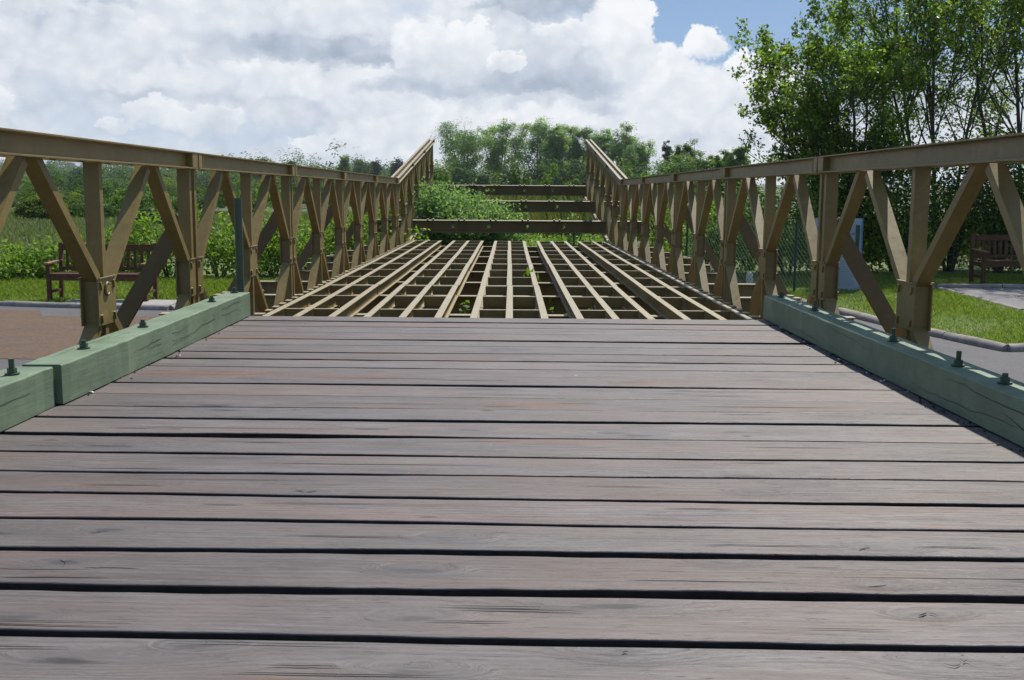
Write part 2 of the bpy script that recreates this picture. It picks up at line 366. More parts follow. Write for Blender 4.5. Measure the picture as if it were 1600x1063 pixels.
# ------------------------------------------------------------------ world and sun
SUN_EL, SUN_AZ = R(54), R(27)              # sun ahead of the camera and to its right
def make_world():
    w = bpy.data.worlds.new('World'); S.world = w; w.use_nodes = True; n = NT(w.node_tree)
    STR = .045
    bg = w.node_tree.nodes['Background']; bg.inputs[1].default_value = STR
    sky = n.new('ShaderNodeTexSky', sky_type='NISHITA'); sky.sun_disc = False; sky.sun_elevation = SUN_EL; sky.sun_rotation = SUN_AZ
    sky.air_density = 1.1; sky.dust_density = .15; sky.ozone_density = 3.
    dx, dy, dz = n.sep(n.coord('Generated'))
    # angles in units of 1/1670 rad: az to the right of straight ahead, el above the horizon
    az = n.mul(n.m('ARCTAN2', dx, dy), FPX); el = n.mul(n.m('ARCSINE', n.m('MINIMUM', n.m('MAXIMUM', dz, -1.), 1.)), FPX)
    def nz(sc, seed, det=4, rough=.6, sy=.8): return n.noise(n.xyz(n.mul(az, 1/sc), n.mul(el, 1/(sc*sy)), seed), 1., det, rough)
    wx = n.add(n.mul(n.sub(nz(110., 0., 2), .5), 80.), n.mul(n.sub(nz(26., 3., 6, .7), .5), 44.))
    wy = n.add(n.mul(n.sub(nz(110., 7., 2), .5), 55.), n.mul(n.sub(nz(26., 11., 6, .7), .5), 40.))
    ax = n.add(az, wx); ey = n.add(el, wy)
    vo = n.new('ShaderNodeTexVoronoi', feature='SMOOTH_F1', voronoi_dimensions='2D'); vo.inputs['Smoothness'].default_value = .5; vo.inputs['Scale'].default_value = 1.
    n.link(n.xyz(n.mul(ax, 1/26.), n.mul(ey, 1/22.)), vo.inputs['Vector']); puff = n.sub(.42, vo.outputs['Distance'])
    body = n.sub(nz(60., 21., 6, .6), .5); broad = n.sub(nz(230., 31., 3, .5, .45), .5)
    tones = [(0., (.255, .31, .40)), (.25, (.39, .455, .56)), (.5, (.55, .61, .70)), (.75, (.73, .77, .83)), (1., (.90, .915, .94))]
    vo2 = n.new('ShaderNodeTexVoronoi', feature='SMOOTH_F1', voronoi_dimensions='2D'); vo2.inputs['Smoothness'].default_value = .6; vo2.inputs['Scale'].default_value = 1.
    n.link(n.xyz(n.mul(ax, 1/62.), n.mul(ey, 1/46.)), vo2.inputs['Vector']); puff = n.add(n.mul(puff, .75), n.mul(n.sub(.42, vo2.outputs['Distance']), .75))
    relief = n.add(n.mul(puff, .34), n.mul(body, .36))
    def gauss(u, v, su, sv, a=ax, e=ey):
        p = n.mul(n.sub(a, u-797.), 1/su); q = n.mul(n.sub(e, 303.-v), 1/sv); return n.m('EXPONENT', n.mul(n.add(n.mul(p, p), n.mul(q, q)), -1.))
    # a thin veil of cloud everywhere but where blue shows through
    open_ = n.mul(gauss(1180, -10, 240, 125), 1.9)
    for u, v, su, sv, k in ((1300, 60, 110, 80, 1.1), (1560, 60, 120, 120, .6), (645, 42, 45, 28, .4), (230, 215, 210, 40, .42), (140, 160, 60, 30, .25), (470, 225, 150, 22, .32), (10, 150, 50, 40, .3)):
        open_ = n.add(open_, n.mul(gauss(u, v, su, sv), k))
    far = n.m('MAXIMUM', n.mr(n.m('ABSOLUTE', az), 900., 1300., 0., 1., True), n.mr(el, 330., 560., 0., 1., True))
    rest = n.mr(nz(420., 50., 6, .6, .7), .60, .72, 1., .3, True)
    open_ = n.add(n.mul(open_, n.sub(1., far)), n.mul(rest, far))
    open_ = n.add(open_, n.mul(body, .25))
    T = n.add(.66, n.add(n.mul(broad, .8), n.mul(relief, .9)))
    A = n.mr(open_, .78, .12, 0., 1., True)
    # clouds: (u, v, half width, half height, top tone, base tone, crispness)
    clouds = [(900, 196, 300, 34, .90, .76, .5), (620, 215, 160, 26, .84, .7, .5), (1110, 190, 130, 40, .90, .72, .5), (520, 235, 60, 22, .85, .7, .2), (120, 100, 190, 44, .80, .58, .6), (430, 140, 130, 34, .84, .62, .35), (350, 150, 170, 34, .80, .62, .4), (560, 150, 110, 36, .86, .7, .35), (110, 30, 170, 40, .86, .66, .4),
              (262, 196, 52, 24, .86, .62, .14), (330, 206, 80, 22, .82, .6, .25), (210, 212, 40, 12, .78, .62, .3), (38, 196, 52, 42, .86, .64, .16),
              (340, 36, 150, 34, .88, .64, .5), (60, 40, 140, 36, .84, .6, .5), (520, 30, 190, 34, .86, .66, .7), (505, 92, 165, 28, .40, .24, .55), (600, 100, 90, 22, .44, .3, .6), (215, 40, 60, 14, .55, .45, .6),
              (1080, 162, 130, 56, .92, .70, .25), (1085, 88, 40, 26, 1.0, .84, .14), (1160, 124, 48, 32, .98, .8, .14), (1190, 160, 80, 50, .9, .7, .3), (1010, 128, 74, 50, .96, .74, .2),
              (950, 86, 70, 84, .97, .66, .14), (985, 44, 36, 34, 1.02, .88, .12), (915, 10, 40, 40, .95, .8, .2),
              (830, 112, 130, 52, .68, .30, .22), (845, 138, 150, 24, .42, .30, .5), (690, 104, 88, 62, .94, .50, .2), (668, 150, 120, 22, .52, .34, .5), (725, 75, 46, 32, .95, .7, .18),
              (782, 106, 34, 20, .94, .74, .16), (880, 60, 46, 20, .92, .7, .3), (868, 16, 88, 30, .44, .24, .22), (780, 26, 70, 16, .5, .36, .5), (640, 12, 90, 22, .84, .7, .6)]
    infr = n.sub(1., far); clouds = [(*c_[:6], max(.18, c_[6])) for c_ in clouds]
    for (u, v, su, sv, ht, lt, soft) in clouds:
        p = n.mul(n.sub(ax, u-797.), 1/su); q = n.mul(n.sub(ey, 303.-v), 1/sv); d = n.sub(1., n.m('SQRT', n.add(n.mul(p, p), n.mul(q, q))))
        d = n.add(d, n.mul(puff, min(.3, 9./sv)))
        a = n.mul(n.mr(d, 0., soft, 0., 1., True), infr)
        # softer underneath than on top
        a = n.mul(a, n.mr(q, -1., -.25, .35 if soft < .4 else .6, 1., True))
        t = n.add(n.mr(q, -.9, .7, lt, ht), n.mul(relief, .75))
        T = n.add(T, n.mul(n.sub(t, T), a)); A = n.m('MAXIMUM', A, a)
    # the thinner edge of a cloud lets more light through
    T = n.add(T, n.mul(n.mr(A, .3, .95, .12, 0.), 1.))
    cl = n.ramp(n.mr(T, 0., 1.), tones); clv = n.vm('SCALE', cl, (0, 0, 0)); clv.node.inputs['Scale'].default_value = .96/STR
    blue = n.mix(1., sky.outputs[0], (.92, 1.10, 1.40, 1), 'MULTIPLY')
    pale = n.mix(n.mr(el, 330., 30., .38, .6), blue, (.40/STR, .55/STR, .80/STR, 1))
    n.link(n.mix(A, pale, clv), bg.inputs[0])
make_world()
sl = bpy.data.lights.new('sun', 'SUN'); sl.energy = 5.0; sl.angle = R(.53); sl.color = (1, .955, .87)
so = bpy.data.objects.new('sun', sl); COL.objects.link(so)
sd = Vector((math.sin(SUN_AZ)*math.cos(SUN_EL), math.cos(SUN_AZ)*math.cos(SUN_EL), math.sin(SUN_EL)))
so.rotation_euler = sd.to_track_quat('Z', 'Y').to_euler(); so.location = (20, 40, 60)
S.view_settings.view_transform = 'Standard'; S.view_settings.look = 'None'; S.view_settings.exposure = .12; S.view_settings.gamma = 1
S.cycles.max_bounces = 8; S.cycles.transparent_max_bounces = 6; S.cycles.diffuse_bounces = 4; S.cycles.glossy_bounces = 3

# ------------------------------------------------------------------ ground, paths, hills
def ground_mat():
    m, n, b = material('rough grassland soil'); p = n.new('ShaderNodeNewGeometry').outputs['Position']
    a = n.noise(p, .12, 5, .6); f = n.noise(p, 5., 5, .65)
    c = n.mix(n.mr(a, .38, .62), (.055, .085, .025, 1), (.10, .125, .045, 1)); c = n.mix(n.mr(f, .35, .7, 0., .7), c, (.055, .048, .03, 1))
    n.link(c, b.inputs['Base Color']); b.inputs['Roughness'].default_value = .95; n.link(n.bump(f, .8, .05), b.inputs['Normal']); return m
def lawn_mat():
    m, n, b = material('lawn turf'); p = n.new('ShaderNodeNewGeometry').outputs['Position']
    a = n.noise(p, .8, 4, .6); f = n.noise(p, 30., 4, .65)
    c = n.mix(n.mr(a, .35, .65), (.10, .17, .03, 1), (.16, .20, .055, 1)); c = n.mix(n.mr(f, .4, .75, 0., .7), c, (.06, .06, .025, 1))
    n.link(c, b.inputs['Base Color']); b.inputs['Roughness'].default_value = .95; n.link(n.bump(f, .8, .02), b.inputs['Normal']); return m
def asphalt_mat(name, base):
    m, n, b = material(name); p = n.new('ShaderNodeNewGeometry').outputs['Position']
    f = n.noise(p, 48., 4, .75); a = n.noise(p, 1.2, 5, .6); s = n.noise(p, 9., 4, .6)
    c = n.mix(n.mr(f, .3, .75), tuple(q*.65 for q in base)+(1,), tuple(q*1.45 for q in base)+(1,))
    c = n.mix(n.mr(a, .45, .7, 0., .5), c, tuple(q*.7 for q in base)+(1,))
    c = n.mix(n.mr(s, .66, .72, 0., .7), c, (.20, .17, .14, 1))
    n.link(c, b.inputs['Base Color']); b.inputs['Roughness'].default_value = .85; n.link(n.bump(f, .5, .006), b.inputs['Normal']); return m
def moss_mat():
    m, n, b = material('red brown moss and grit'); p = n.new('ShaderNodeNewGeometry').outputs['Position']
    x, y, z = n.sep(p)
    a = n.noise(n.xyz(n.mul(x, .9), n.mul(y, 2.6)), 1., 7, .74, .6); f = n.noise(p, 34., 5, .75); s = n.noise(p, 9., 4, .7)
    c = n.ramp(a, [(.3, (.082, .070, .064)), (.42, (.11, .072, .050)), (.54, (.15, .084, .040)), (.64, (.105, .074, .052)), (.76, (.075, .066, .062))])
    c = n.mix(n.mr(f, .46, .62, 0., .75), c, (.05, .036, .030, 1)); c = n.mix(n.mr(s, .56, .68, 0., .6), c, (.115, .108, .11, 1))
    n.link(c, b.inputs['Base Color']); b.inputs['Roughness'].default_value = .9; n.link(n.bump(f, .7, .01), b.inputs['Normal']); return m
M['ground'] = ground_mat(); M['lawn'] = lawn_mat(); M['asphalt'] = asphalt_mat('grey asphalt', (.095, .09, .092)); M['asphalt2'] = asphalt_mat('pale asphalt', (.16, .15, .155)); M['moss'] = moss_mat()
M['soil'] = plain('dark brown soil', (.035, .028, .018), .95, .4, 6, .8)  # dark soil colour for the bed under the bridge

def sheet(name, pts, z, mat, n=1):
    s = MB(); s.add([(x, y, z) for x, y in pts], [tuple(range(len(pts)))]); o = s.build(name, None, mat); tag(o, kind='structure'); return o
sheet('ground', [(-3500, -60), (3500, -60), (3500, 4000), (-3500, 4000)], 0, M['ground'])
sheet('path', [(-9.5, -4), (-3.9, -4), (-3.9, 14.6), (-4.7, 14.95), (-6.16, 15.17), (-12, 16.0), (-14, 12)], .008, M['asphalt'])
sheet('path', [(-13.5, 10.9), (-3.0, 10.4), (-2.9, 13.9), (-4.75, 14.15), (-6.2, 14.15), (-6.5, 14.75), (-12.5, 15.6)], .012, M['moss'])
sheet('soil_bed', [(-3.85, -3.9), (3.4, -3.9), (3.4, 19.5), (2.6, 30), (-2.6, 30), (-3.85, 22)], .008, M['soil'])
sheet('path', [(3.45, -4), (16, -4), (16, 12.9), (8.5, 12.3), (5.39, 11.39), (4.92, 13.45), (4.55, 15.3), (4.3, 18.5), (3.45, 18.5)], .008, M['asphalt'])
sheet('lawn', [(5.4, 11.4), (8.5, 12.35), (16, 12.95), (24, 18), (24, 26), (5.2, 26), (4.35, 18.5), (4.6, 15.3), (4.97, 13.45)], .016, M['lawn'])
sheet('path', [(7.72, 19.12), (16, 19.3), (16, 14.9), (7.56, 15.58)], .024, M['asphalt2'])
sheet('lawn', [(-22, 17.6), (-6.16, 15.2), (-4.7, 14.97), (-3.9, 16.5), (-3.6, 26), (-24, 26)], .016, M['lawn'])
o = MB().box(-6.5, -4.86, 15.22, 15.98, 0, .05).build('concrete_slab', None, M['concrete'], bevel=.012); tag(o, kind='structure')

def kerb_run(pts, r, h, name='kerb'):
    # rounded kerb stones laid end to end along a line
    for (a, b) in zip(pts[:-1], pts[1:]):
        a = Vector((*a, 0)); b = Vector((*b, 0)); n = max(1, round((b-a).length/1.25))
        for k in range(n):
            p = a.lerp(b, (k+.006)/n); q = a.lerp(b, (k+.994)/n); p.z = q.z = h-r
            s = MB(); j = lambda e: Vector((random.uniform(-e, e), random.uniform(-e, e), random.uniform(-e, e)))
            s.tube([p+j(.008), p.lerp(q, .12)+j(.004), p.lerp(q, .5)+j(.008), p.lerp(q, .88)+j(.004), q+j(.008)], [r*.92, r, r*1.02, r, r*.92], 12)
            tag(s.build(name, None, M['kerb']), kind='structure')
kerb_run([(4.2, 18.6), (4.69, 15.09), (4.92, 13.45), (5.39, 11.42), (8.5, 12.33), (16, 12.95)], .075, .09)
kerb_run([(-12, 16.05), (-7.38, 15.42), (-6.16, 15.17), (-4.75, 14.95), (-4.25, 16.5), (-3.9, 21), (-3.7, 27)], .07, .08)
kerb_run([(16, 19.38), (7.7, 19.2)], .06, .10); kerb_run([(7.7, 19.1), (7.5, 15.5)], .05, .05)

def hill(name, y0, y1, prof, mat):
    # terrain rising from y0 to y1; prof lists (u pixel, v pixel of the ridge line)
    s = MB(); us = [p[0] for p in prof]; vs = [p[1] for p in prof]; U = np.linspace(us[0], us[-1], 70); V = np.interp(U, us, vs); rows = 9; vv = []
    for i in range(rows):
        t = i/(rows-1); Y = y0+(y1-y0)*t
        for u, v in zip(U, V):
            zt = PZ(u, v, y1); vv.append((PX(u, Y), Y, -.5+max(0, zt+.5)*(t*t*(3-2*t))))
    for u, v in zip(U, V): vv.append((PX(u, y1*1.6), y1*1.6, -.5))
    k = len(U); fs = [(i*k+j, i*k+j+1, (i+1)*k+j+1, (i+1)*k+j) for i in range(rows) for j in range(k-1)]
    s.add(vv, fs, None, True); tag(s.build(name, None, mat), kind='structure')
    return lambda u, t: (PX(u, y0+(y1-y0)*t), y0+(y1-y0)*t, -.5+max(0, PZ(u, float(np.interp(u, us, vs)), y1)+.5)*(t*t*(3-2*t)))
hA = hill('hill', 260, 560, [(-900, 292), (-300, 288), (0, 300), (60, 297), (120, 292), (250, 290), (400, 286), (470, 290), (520, 292), (570, 289), (640, 293), (720, 296), (900, 294), (1200, 298), (1500, 300), (1700, 300)], M['ground'])
hB = hill('hill', 900, 1500, [(-1500, 276), (-200, 272), (0, 268), (90, 264), (300, 272), (700, 280), (1000, 286), (1400, 292), (2200, 295)], M['ground'])
def wood(name, label, hf, u0, u1, tr, n, size, per, leaf, mat, seed):
    rng = np.random.default_rng(seed); V = []
    for k in range(n):
        u = rng.uniform(u0, u1); t = rng.uniform(*tr); c = np.array(hf(u, t)); r = size*rng.uniform(.5, 1.15)*(1.55 if rng.uniform() < .12 else 1)
        p, o_ = blob_points(per, c+np.array([0, 0, r*.75]), (r, r, r*rng.uniform(.8, 1.15)), rng, ncl=22, cr=.15, shell=.72); p = p[p[:, 2] > c[2]-1]
        V.append(leaves_np(p, leaf, .8, .5, rng, outward=(p-c-np.array([0, 0, r*.4]))/r*2.8))
    o = link(name, quads_mesh(name, np.concatenate(V), mat)); tag(o, label, 'woodland', kind='stuff')
wood('woodland', 'wooded hillside of rounded green trees along the skyline beyond the meadow', hA, -250, 720, (.25, 1.), 420, 5.6, 330, .85, M['leaf_far'], 3)
wood('woodland', 'faint blue wooded ridge far off at the horizon', hB, -300, 800, (.5, 1.), 260, 9, 150, 2.2, M['leaf_far'], 4)

# ------------------------------------------------------------------ bridge
PL = 3.048; J0 = 6.80; XT = 1.94; HW = .0825; ZD = CH-.8024; ZS = ZD-.055; ZT = ZS-.1016; ZB = .365; XK = 1.65
ST = M['steel']
bridge = empty('steel_bridge', (0, 0, 0))
tag(bridge, 'drab brown steel truss bridge with plank deck, bare stringers and raised nose', 'bridge')

# truss panel: parts built once
def chan(W, D, t):   # channel profile: web of width W on y=0, flanges reaching to y=-D
    return [(-W/2, 0), (-W/2, -D), (-W/2+t, -D), (-W/2+t, -t), (W/2-t, -t), (W/2-t, -D), (W/2, -D), (W/2, 0)]
def ibeam(W, D, tf, tw):
    return [(-W/2, 0), (W/2, 0), (W/2, tf), (tw/2, tf), (tw/2, D-tf), (W/2, D-tf), (W/2, D), (-W/2, D), (-W/2, D-tf), (-tw/2, D-tf), (-tw/2, tf), (-W/2, tf)]
panel = empty('truss_panel', parent=bridge)
def chord_mesh(z0, y0=.012, y1=PL-.012):
    s = MB()
    for sg in (-1, 1):
        pr = [(sg*.033, 0), (sg*HW, 0), (sg*HW, .007), (sg*.040, .011), (sg*.040, .0906), (sg*HW, .0946), (sg*HW, .1016), (sg*.033, .1016)]
        if sg < 0: pr = pr[::-1]
        Mx = Matrix(((1, 0, 0, 0), (0, 0, 1, y0), (0, 1, 0, z0), (0, 0, 0, 1)))
        s.prism(pr, Mx, y1-y0)
    # batten plates across the two channels, seen as rungs from above
    top = z0 > 1
    for k in range(9):
        y = .19+k*(PL-.38)/8
        s.box(-.0328, .0328, y-.035, y+.035, z0+(.06 if top else .03), z0+(.068 if top else .038))
    return s
tc = chord_mesh(1.447)
# splice plates and pin housing at both ends of the top chord
for sg in (-1, 1):
    a, b_ = sorted((sg*.0402, sg*.079))
    tc.box(a, b_, .014, .085, 1.456, 1.540); tc.box(a, b_, PL-.12, PL-.014, 1.456, 1.540)
    tc.tube([(sg*.060, .135, 1.455), (sg*.060, .135, 1.541)], .015, 8)
link('top_chord', tc.mesh('top_chord'), panel).data.materials.append(ST)
bc = chord_mesh(0); link('bottom_chord', bc.mesh('bottom_chord'), panel).data.materials.append(ST)
YC = (.05, PL/2, PL-.05); WP = .076
def post_mesh(y):
    s = MB(); d = .042
    Mx = Matrix(((1, 0, 0, 0), (0, -1, 0, y-d/2), (0, 0, 1, .1018), (0, 0, 0, 1)))   # web faces -y (towards the deck end)
    pr = [(a, b) for a, b in chan(WP, d, .006)]
    s.prism(pr, Mx, 1.345); return s
for y in YC:
    link('center_post' if y == YC[1] else 'end_post', post_mesh(y).mesh('post'), panel).data.materials.append(ST)
ZM = .77
def diag_mesh(p, q):
    s = MB(); Mx, L = along(p, q, (0, -1, 0)); s.prism(chan(WP-.004, .044, .006), Mx, L); return s
for yq in (PL/4, 3*PL/4):
    for sy in (-1, 1):
        yp = {-1: .05+.0, 1: PL/2} if yq < PL/2 else {-1: PL/2, 1: PL-.05}
        tgt = yp[sy]-sy*.086
        for top in (1, 0):
            z0 = ZM+.10 if top else ZM-.10; z1 = 1.446 if top else .103
            link('diagonal', diag_mesh((0, tgt, z0), (0, yq+sy*.055, z1)).mesh('diagonal'), panel).data.materials.append(ST)
def gusset_mesh(y0, y1):
    s = MB()
    for sg in (-1, 1):
        a, b_ = sorted((sg*.0385, sg*.045)); s.box(a, b_, y0, y1, ZM-.115, ZM+.115)
        a, b_ = sorted((sg*.0452, sg*.054))
        for yy in (y0+.03, y1-.03):
            if y1-y0 > .2 or yy == y0+.03:
                for zz in (-.08, .08):
                    s.box(a, b_, -.006, .006, -.020, .020, None, Matrix.Translation((0, yy, ZM+zz)) @ Matrix.Rotation(R(18), 4, 'X'))
        s.box(a, b_, y0+.004, y1-.004, ZM+.1152, ZM+.121)
    s.box(-.0383, .0383, y0+.030, y0+.036, ZM-.113, ZM+.113)
    return s
for (a, b_) in ((.026, .145), (PL/2-.115, PL/2+.115), (PL-.145, PL-.026)):
    link('gusset_plate', gusset_mesh(a, b_).mesh('gusset_plate'), panel).data.materials.append(ST)
NOSE = R(7.1)
kink = Vector((0, J0+4*PL, ZB+1.549))
first = True
for side in (-1, 1):
    for k in range(-2, 7):
        o = panel if first else copy_tree(panel, bridge)
        first = False
        if k < 4: o.location = (side*(XT+HW), J0+k*PL, ZB)
        else:
            q = Matrix.Translation(kink) @ Matrix.Rotation(NOSE, 4, 'X') @ Matrix.Translation((side*(XT+HW), (k-4)*PL, -1.549))
            o.matrix_local = q
# embossed curled lug on the nearest left gusset
s = MB(); pts = [(.0, .028*math.cos(a), .030*math.sin(a)) for a in np.linspace(R(50), R(310), 12)]
s.tube(pts, .007, 6); lo = s.build('hook', bridge, ST, (-(XT+HW)+.05, J0-PL/2-.005, ZB+ZM+.06))

# transoms
def transom_mesh(nose=False):
    s = MB(); L = 2.73; D = .254; W = .114
    for (z0, z1) in ((0, .012), (D-.012, D)):
        s.box(-L, L, -W/2, W/2, z0, z1)
    holes = (-1.55, -.78, .78, 1.55, -.28, .28) if not nose else (-1.15, -.42, .38, 1.12)
    cells = []; hz = .055 if nose else .05
    xs = sorted(holes); x = -L; t = .005
    def wall(x0, x1, z0, z1): s.box(x0, x1, -t, t, z0, z1)
    zc = D*.52
    for h in xs:
        wall(x, h-hz, .0122, D-.0122); wall(h-hz, h+hz, .0122, zc-hz); wall(h-hz, h+hz, zc+hz, D-.0122)
        n = 16; r = .032; sq = []; ci = []
        for j in range(n):
            a = 2*math.pi*(j+.5)/n; c, q = math.cos(a), math.sin(a); e = hz/max(abs(c), abs(q)); sq.append((h+c*e, zc+q*e)); ci.append((h+c*r, zc+q*r))
        for yy, fl in ((-t, 1), (t, 0)):
            vs = [(a, yy, b) for a, b in sq]+[(a, yy, b) for a, b in ci]
            fs = [(j, (j+1) % n, n+(j+1) % n, n+j) for j in range(n)]
            s.add(vs, fs if fl else [f[::-1] for f in fs])
        vs = [(a, -t, b) for a, b in ci]+[(a, t, b) for a, b in ci]; s.add(vs, [(j, n+j, n+(j+1) % n, (j+1) % n) for j in range(n)])
        s.tube([(h+r*1.12*math.cos(a), -t-.002, zc+r*1.12*math.sin(a)) for a in np.linspace(.3, 5.2, 14)], .0035, 4)
        x = h+hz
    wall(x, L, .0122, D-.0122)
    for xx in (-1.62, -.98, -.33, .33, .98, 1.62) if nose else ():       # paired stringer clips and a web stiffener beneath each
        for dx in (-.055, .055): s.box(xx+dx-.016, xx+dx+.016, -.045, .045, D+.0002, D+.026)
        if nose: s.box(xx-.006, xx+.006, -W/2+.004, -t-.0002, .0125, D-.0125)
    for xx in (-L+.06, L-.06): s.box(xx-.006, xx+.006, -W/2+.006, -t-.0002, .0125, D-.0125)
    return s
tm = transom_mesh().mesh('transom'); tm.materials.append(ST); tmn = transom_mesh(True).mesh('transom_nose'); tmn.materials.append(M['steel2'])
for k in range(-3, 8): link('transom', tm, bridge, (0, J0+1.57+1.524*k if k % 2 == 0 else J0+.08+1.524*(k+1), ZT-.254))
for k in (1, 2, 3):
    q = Matrix.Translation(kink) @ Matrix.Rotation(NOSE, 4, 'X') @ Matrix.Translation((0, k*PL-.04, -1.549+.1018))
    o = link('transom', tmn, bridge); o.matrix_local = q
# rakers from transom ends to truss posts
for side in (-1, 1):
    for k in range(-1, 4):
        s = MB(); y = J0+k*PL+.05+.13
        Mx, L = along((side*2.60, y, ZT+.004), (side*(XT+2*HW+.015), y, ZB+1.14), (0, -1, 0)); s.prism(chan(.10, .05, .006), Mx, L)
        s.box(side*2.60-.09, side*2.60+.09, y-.05, y+.05, ZT+.0005, ZT+.012)
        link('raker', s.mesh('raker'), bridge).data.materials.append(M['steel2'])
    for k in range(-1, 4):
        s = MB(); y = J0+k*PL+.05
        s.tube([(side*2.34, y, ZT+.003), (side*2.34, y, ZT+.035), (side*2.34+.02, y, ZT+.055), (side*2.34+.05, y, ZT+.055), (side*2.34+.07, y, ZT+.03)], .009, 6)
        link('hook', s.mesh('hook'), bridge).data.materials.append(ST)
# support cribs under the trusses, low on the ground
for side in (-1, 1):
    for y in (1.2, 6.9, 13.0, 18.6):
        s = MB()
        for j in range(3): s.box(side*2.02-.45, side*2.02+.45, y-.32+j*.24, y-.14+j*.24, 0, .18)
        for j in range(2): s.box(side*2.02-.20+j*.22, side*2.02-.02+j*.22, y-.35, y+.37, .182, .362)
        link('support_block', s.mesh('support_block'), bridge).data.materials.append(M['bark'])

# stringer frames: five to a bay; the outer ones carry the buttons
def stringer_mesh():
    s = MB(); Mx = Matrix(((1, 0, 0, 0), (0, 0, 1, .006), (0, 1, 0, -.1012), (0, 0, 0, 1))); s.prism(ibeam(.050, .1012, .006, .005), Mx, PL-.012); return s
sm_ = stringer_mesh().mesh('beam'); sm_.materials.append(ST)
bm_ = MB().box(-.022, .022, -.045, .045, 0, .036).mesh('button'); bm_.materials.append(ST)
def cross_mesh(w):
    s = MB(); s.box(0, w, -.020, .020, -.012, -.005); s.box(0, w, -.020, -.014, -.085, -.0122); return s
cm_ = cross_mesh(.245-.051).mesh('cross_member'); cm_.materials.append(ST)
SP = .245
for bay in range(-2, 4):
    for fr in range(5):
        f0 = empty('stringer_frame', (0, J0+.05+bay*PL, ZS), parent=bridge); 
        for j in range(3):
            i = fr*3+j-7; xx = i*SP+(.012 if abs(i) != 7 else 0)
            if abs(i) == 7: xx = 1.672*(1 if i > 0 else -1)
            b_ = link('beam', sm_, f0, (xx, 0, 0))
            b_.rotation_euler = (0, 0, random.uniform(-.0025, .0025))
            if j < 2:
                x2 = (i+1)*SP+.012 if i+1 != 7 else 1.672
                for yy in (.035, PL/3, 2*PL/3, PL-.035):
                    c_ = link('cross_member', cm_, f0, (xx+.0255, yy, 0)); c_.scale = ((x2-xx-.051)/(SP-.051), 1, 1)
            if abs(i) == 7 and bay >= 0:
                for t in range(13):
                    link('button', bm_, f0, ((1.722)*(1 if i > 0 else -1), .117+t*PL/13, -.030))

# deck planks
BND = [(1.833, .020), (2.065, .033), (2.303, .021), (2.517, .016), (2.742, .021), (2.961, .010), (3.191, .010), (3.44, .017), (3.697, .020), (3.899, .007), (4.14, .004), (4.387, .030), (4.60, .004), (4.826, .018), (5.05, .022), (5.29, .007), (5.52, .003), (5.761, .036), (6.04, .004), (6.313, .018), (6.564, .026)]
TAPER = {3.44: (-.012, 'l'), 5.29: (-.006, ''), 5.761: (.016, ''), 4.14: (-.003, ''), 2.961: (-.003, ''), 4.387: (.0, '')}
near = [(1.833-.233*k, random.uniform(.008, .026)) for k in range(11, 0, -1)]
bnds = near+BND+[(6.822, 0)]
SK = .025
rw = np.random.default_rng(5)
XS = np.linspace(-1.79, 1.79, 73)
def wander(amp, seed):
    r = np.random.default_rng(seed); w = np.zeros_like(XS)
    for fq, a in ((.25, 1.), (.6, .7), (1.3, .35), (3.1, .15), (9., .14)): w += a*np.sin(XS*fq*3.0+r.uniform(0, 6.28))*r.uniform(.4, 1)
    return w*amp
edges = []
for k, (y, g) in enumerate(bnds):
    lo_ = y+wander(.0085, 100+k); half = np.full_like(XS, g/2*(1+.10*max(0, y-2.5)))
    t = TAPER.get(y, (0, ''))[0]; half = half+t*XS/1.7
    if y == 3.44: half = half+.017*np.exp(-((XS+.75)/.42)**2)
    if y == 4.387: half = half+.008*np.exp(-((XS-.2)/.5)**2)-.010*np.clip((XS-.9)/.8, 0, 1)
    half = np.clip(half+np.abs(wander(.0058, 300+k))*(1 if g > .005 else .3), .0012, None)
    edges.append((lo_-half, lo_+half))
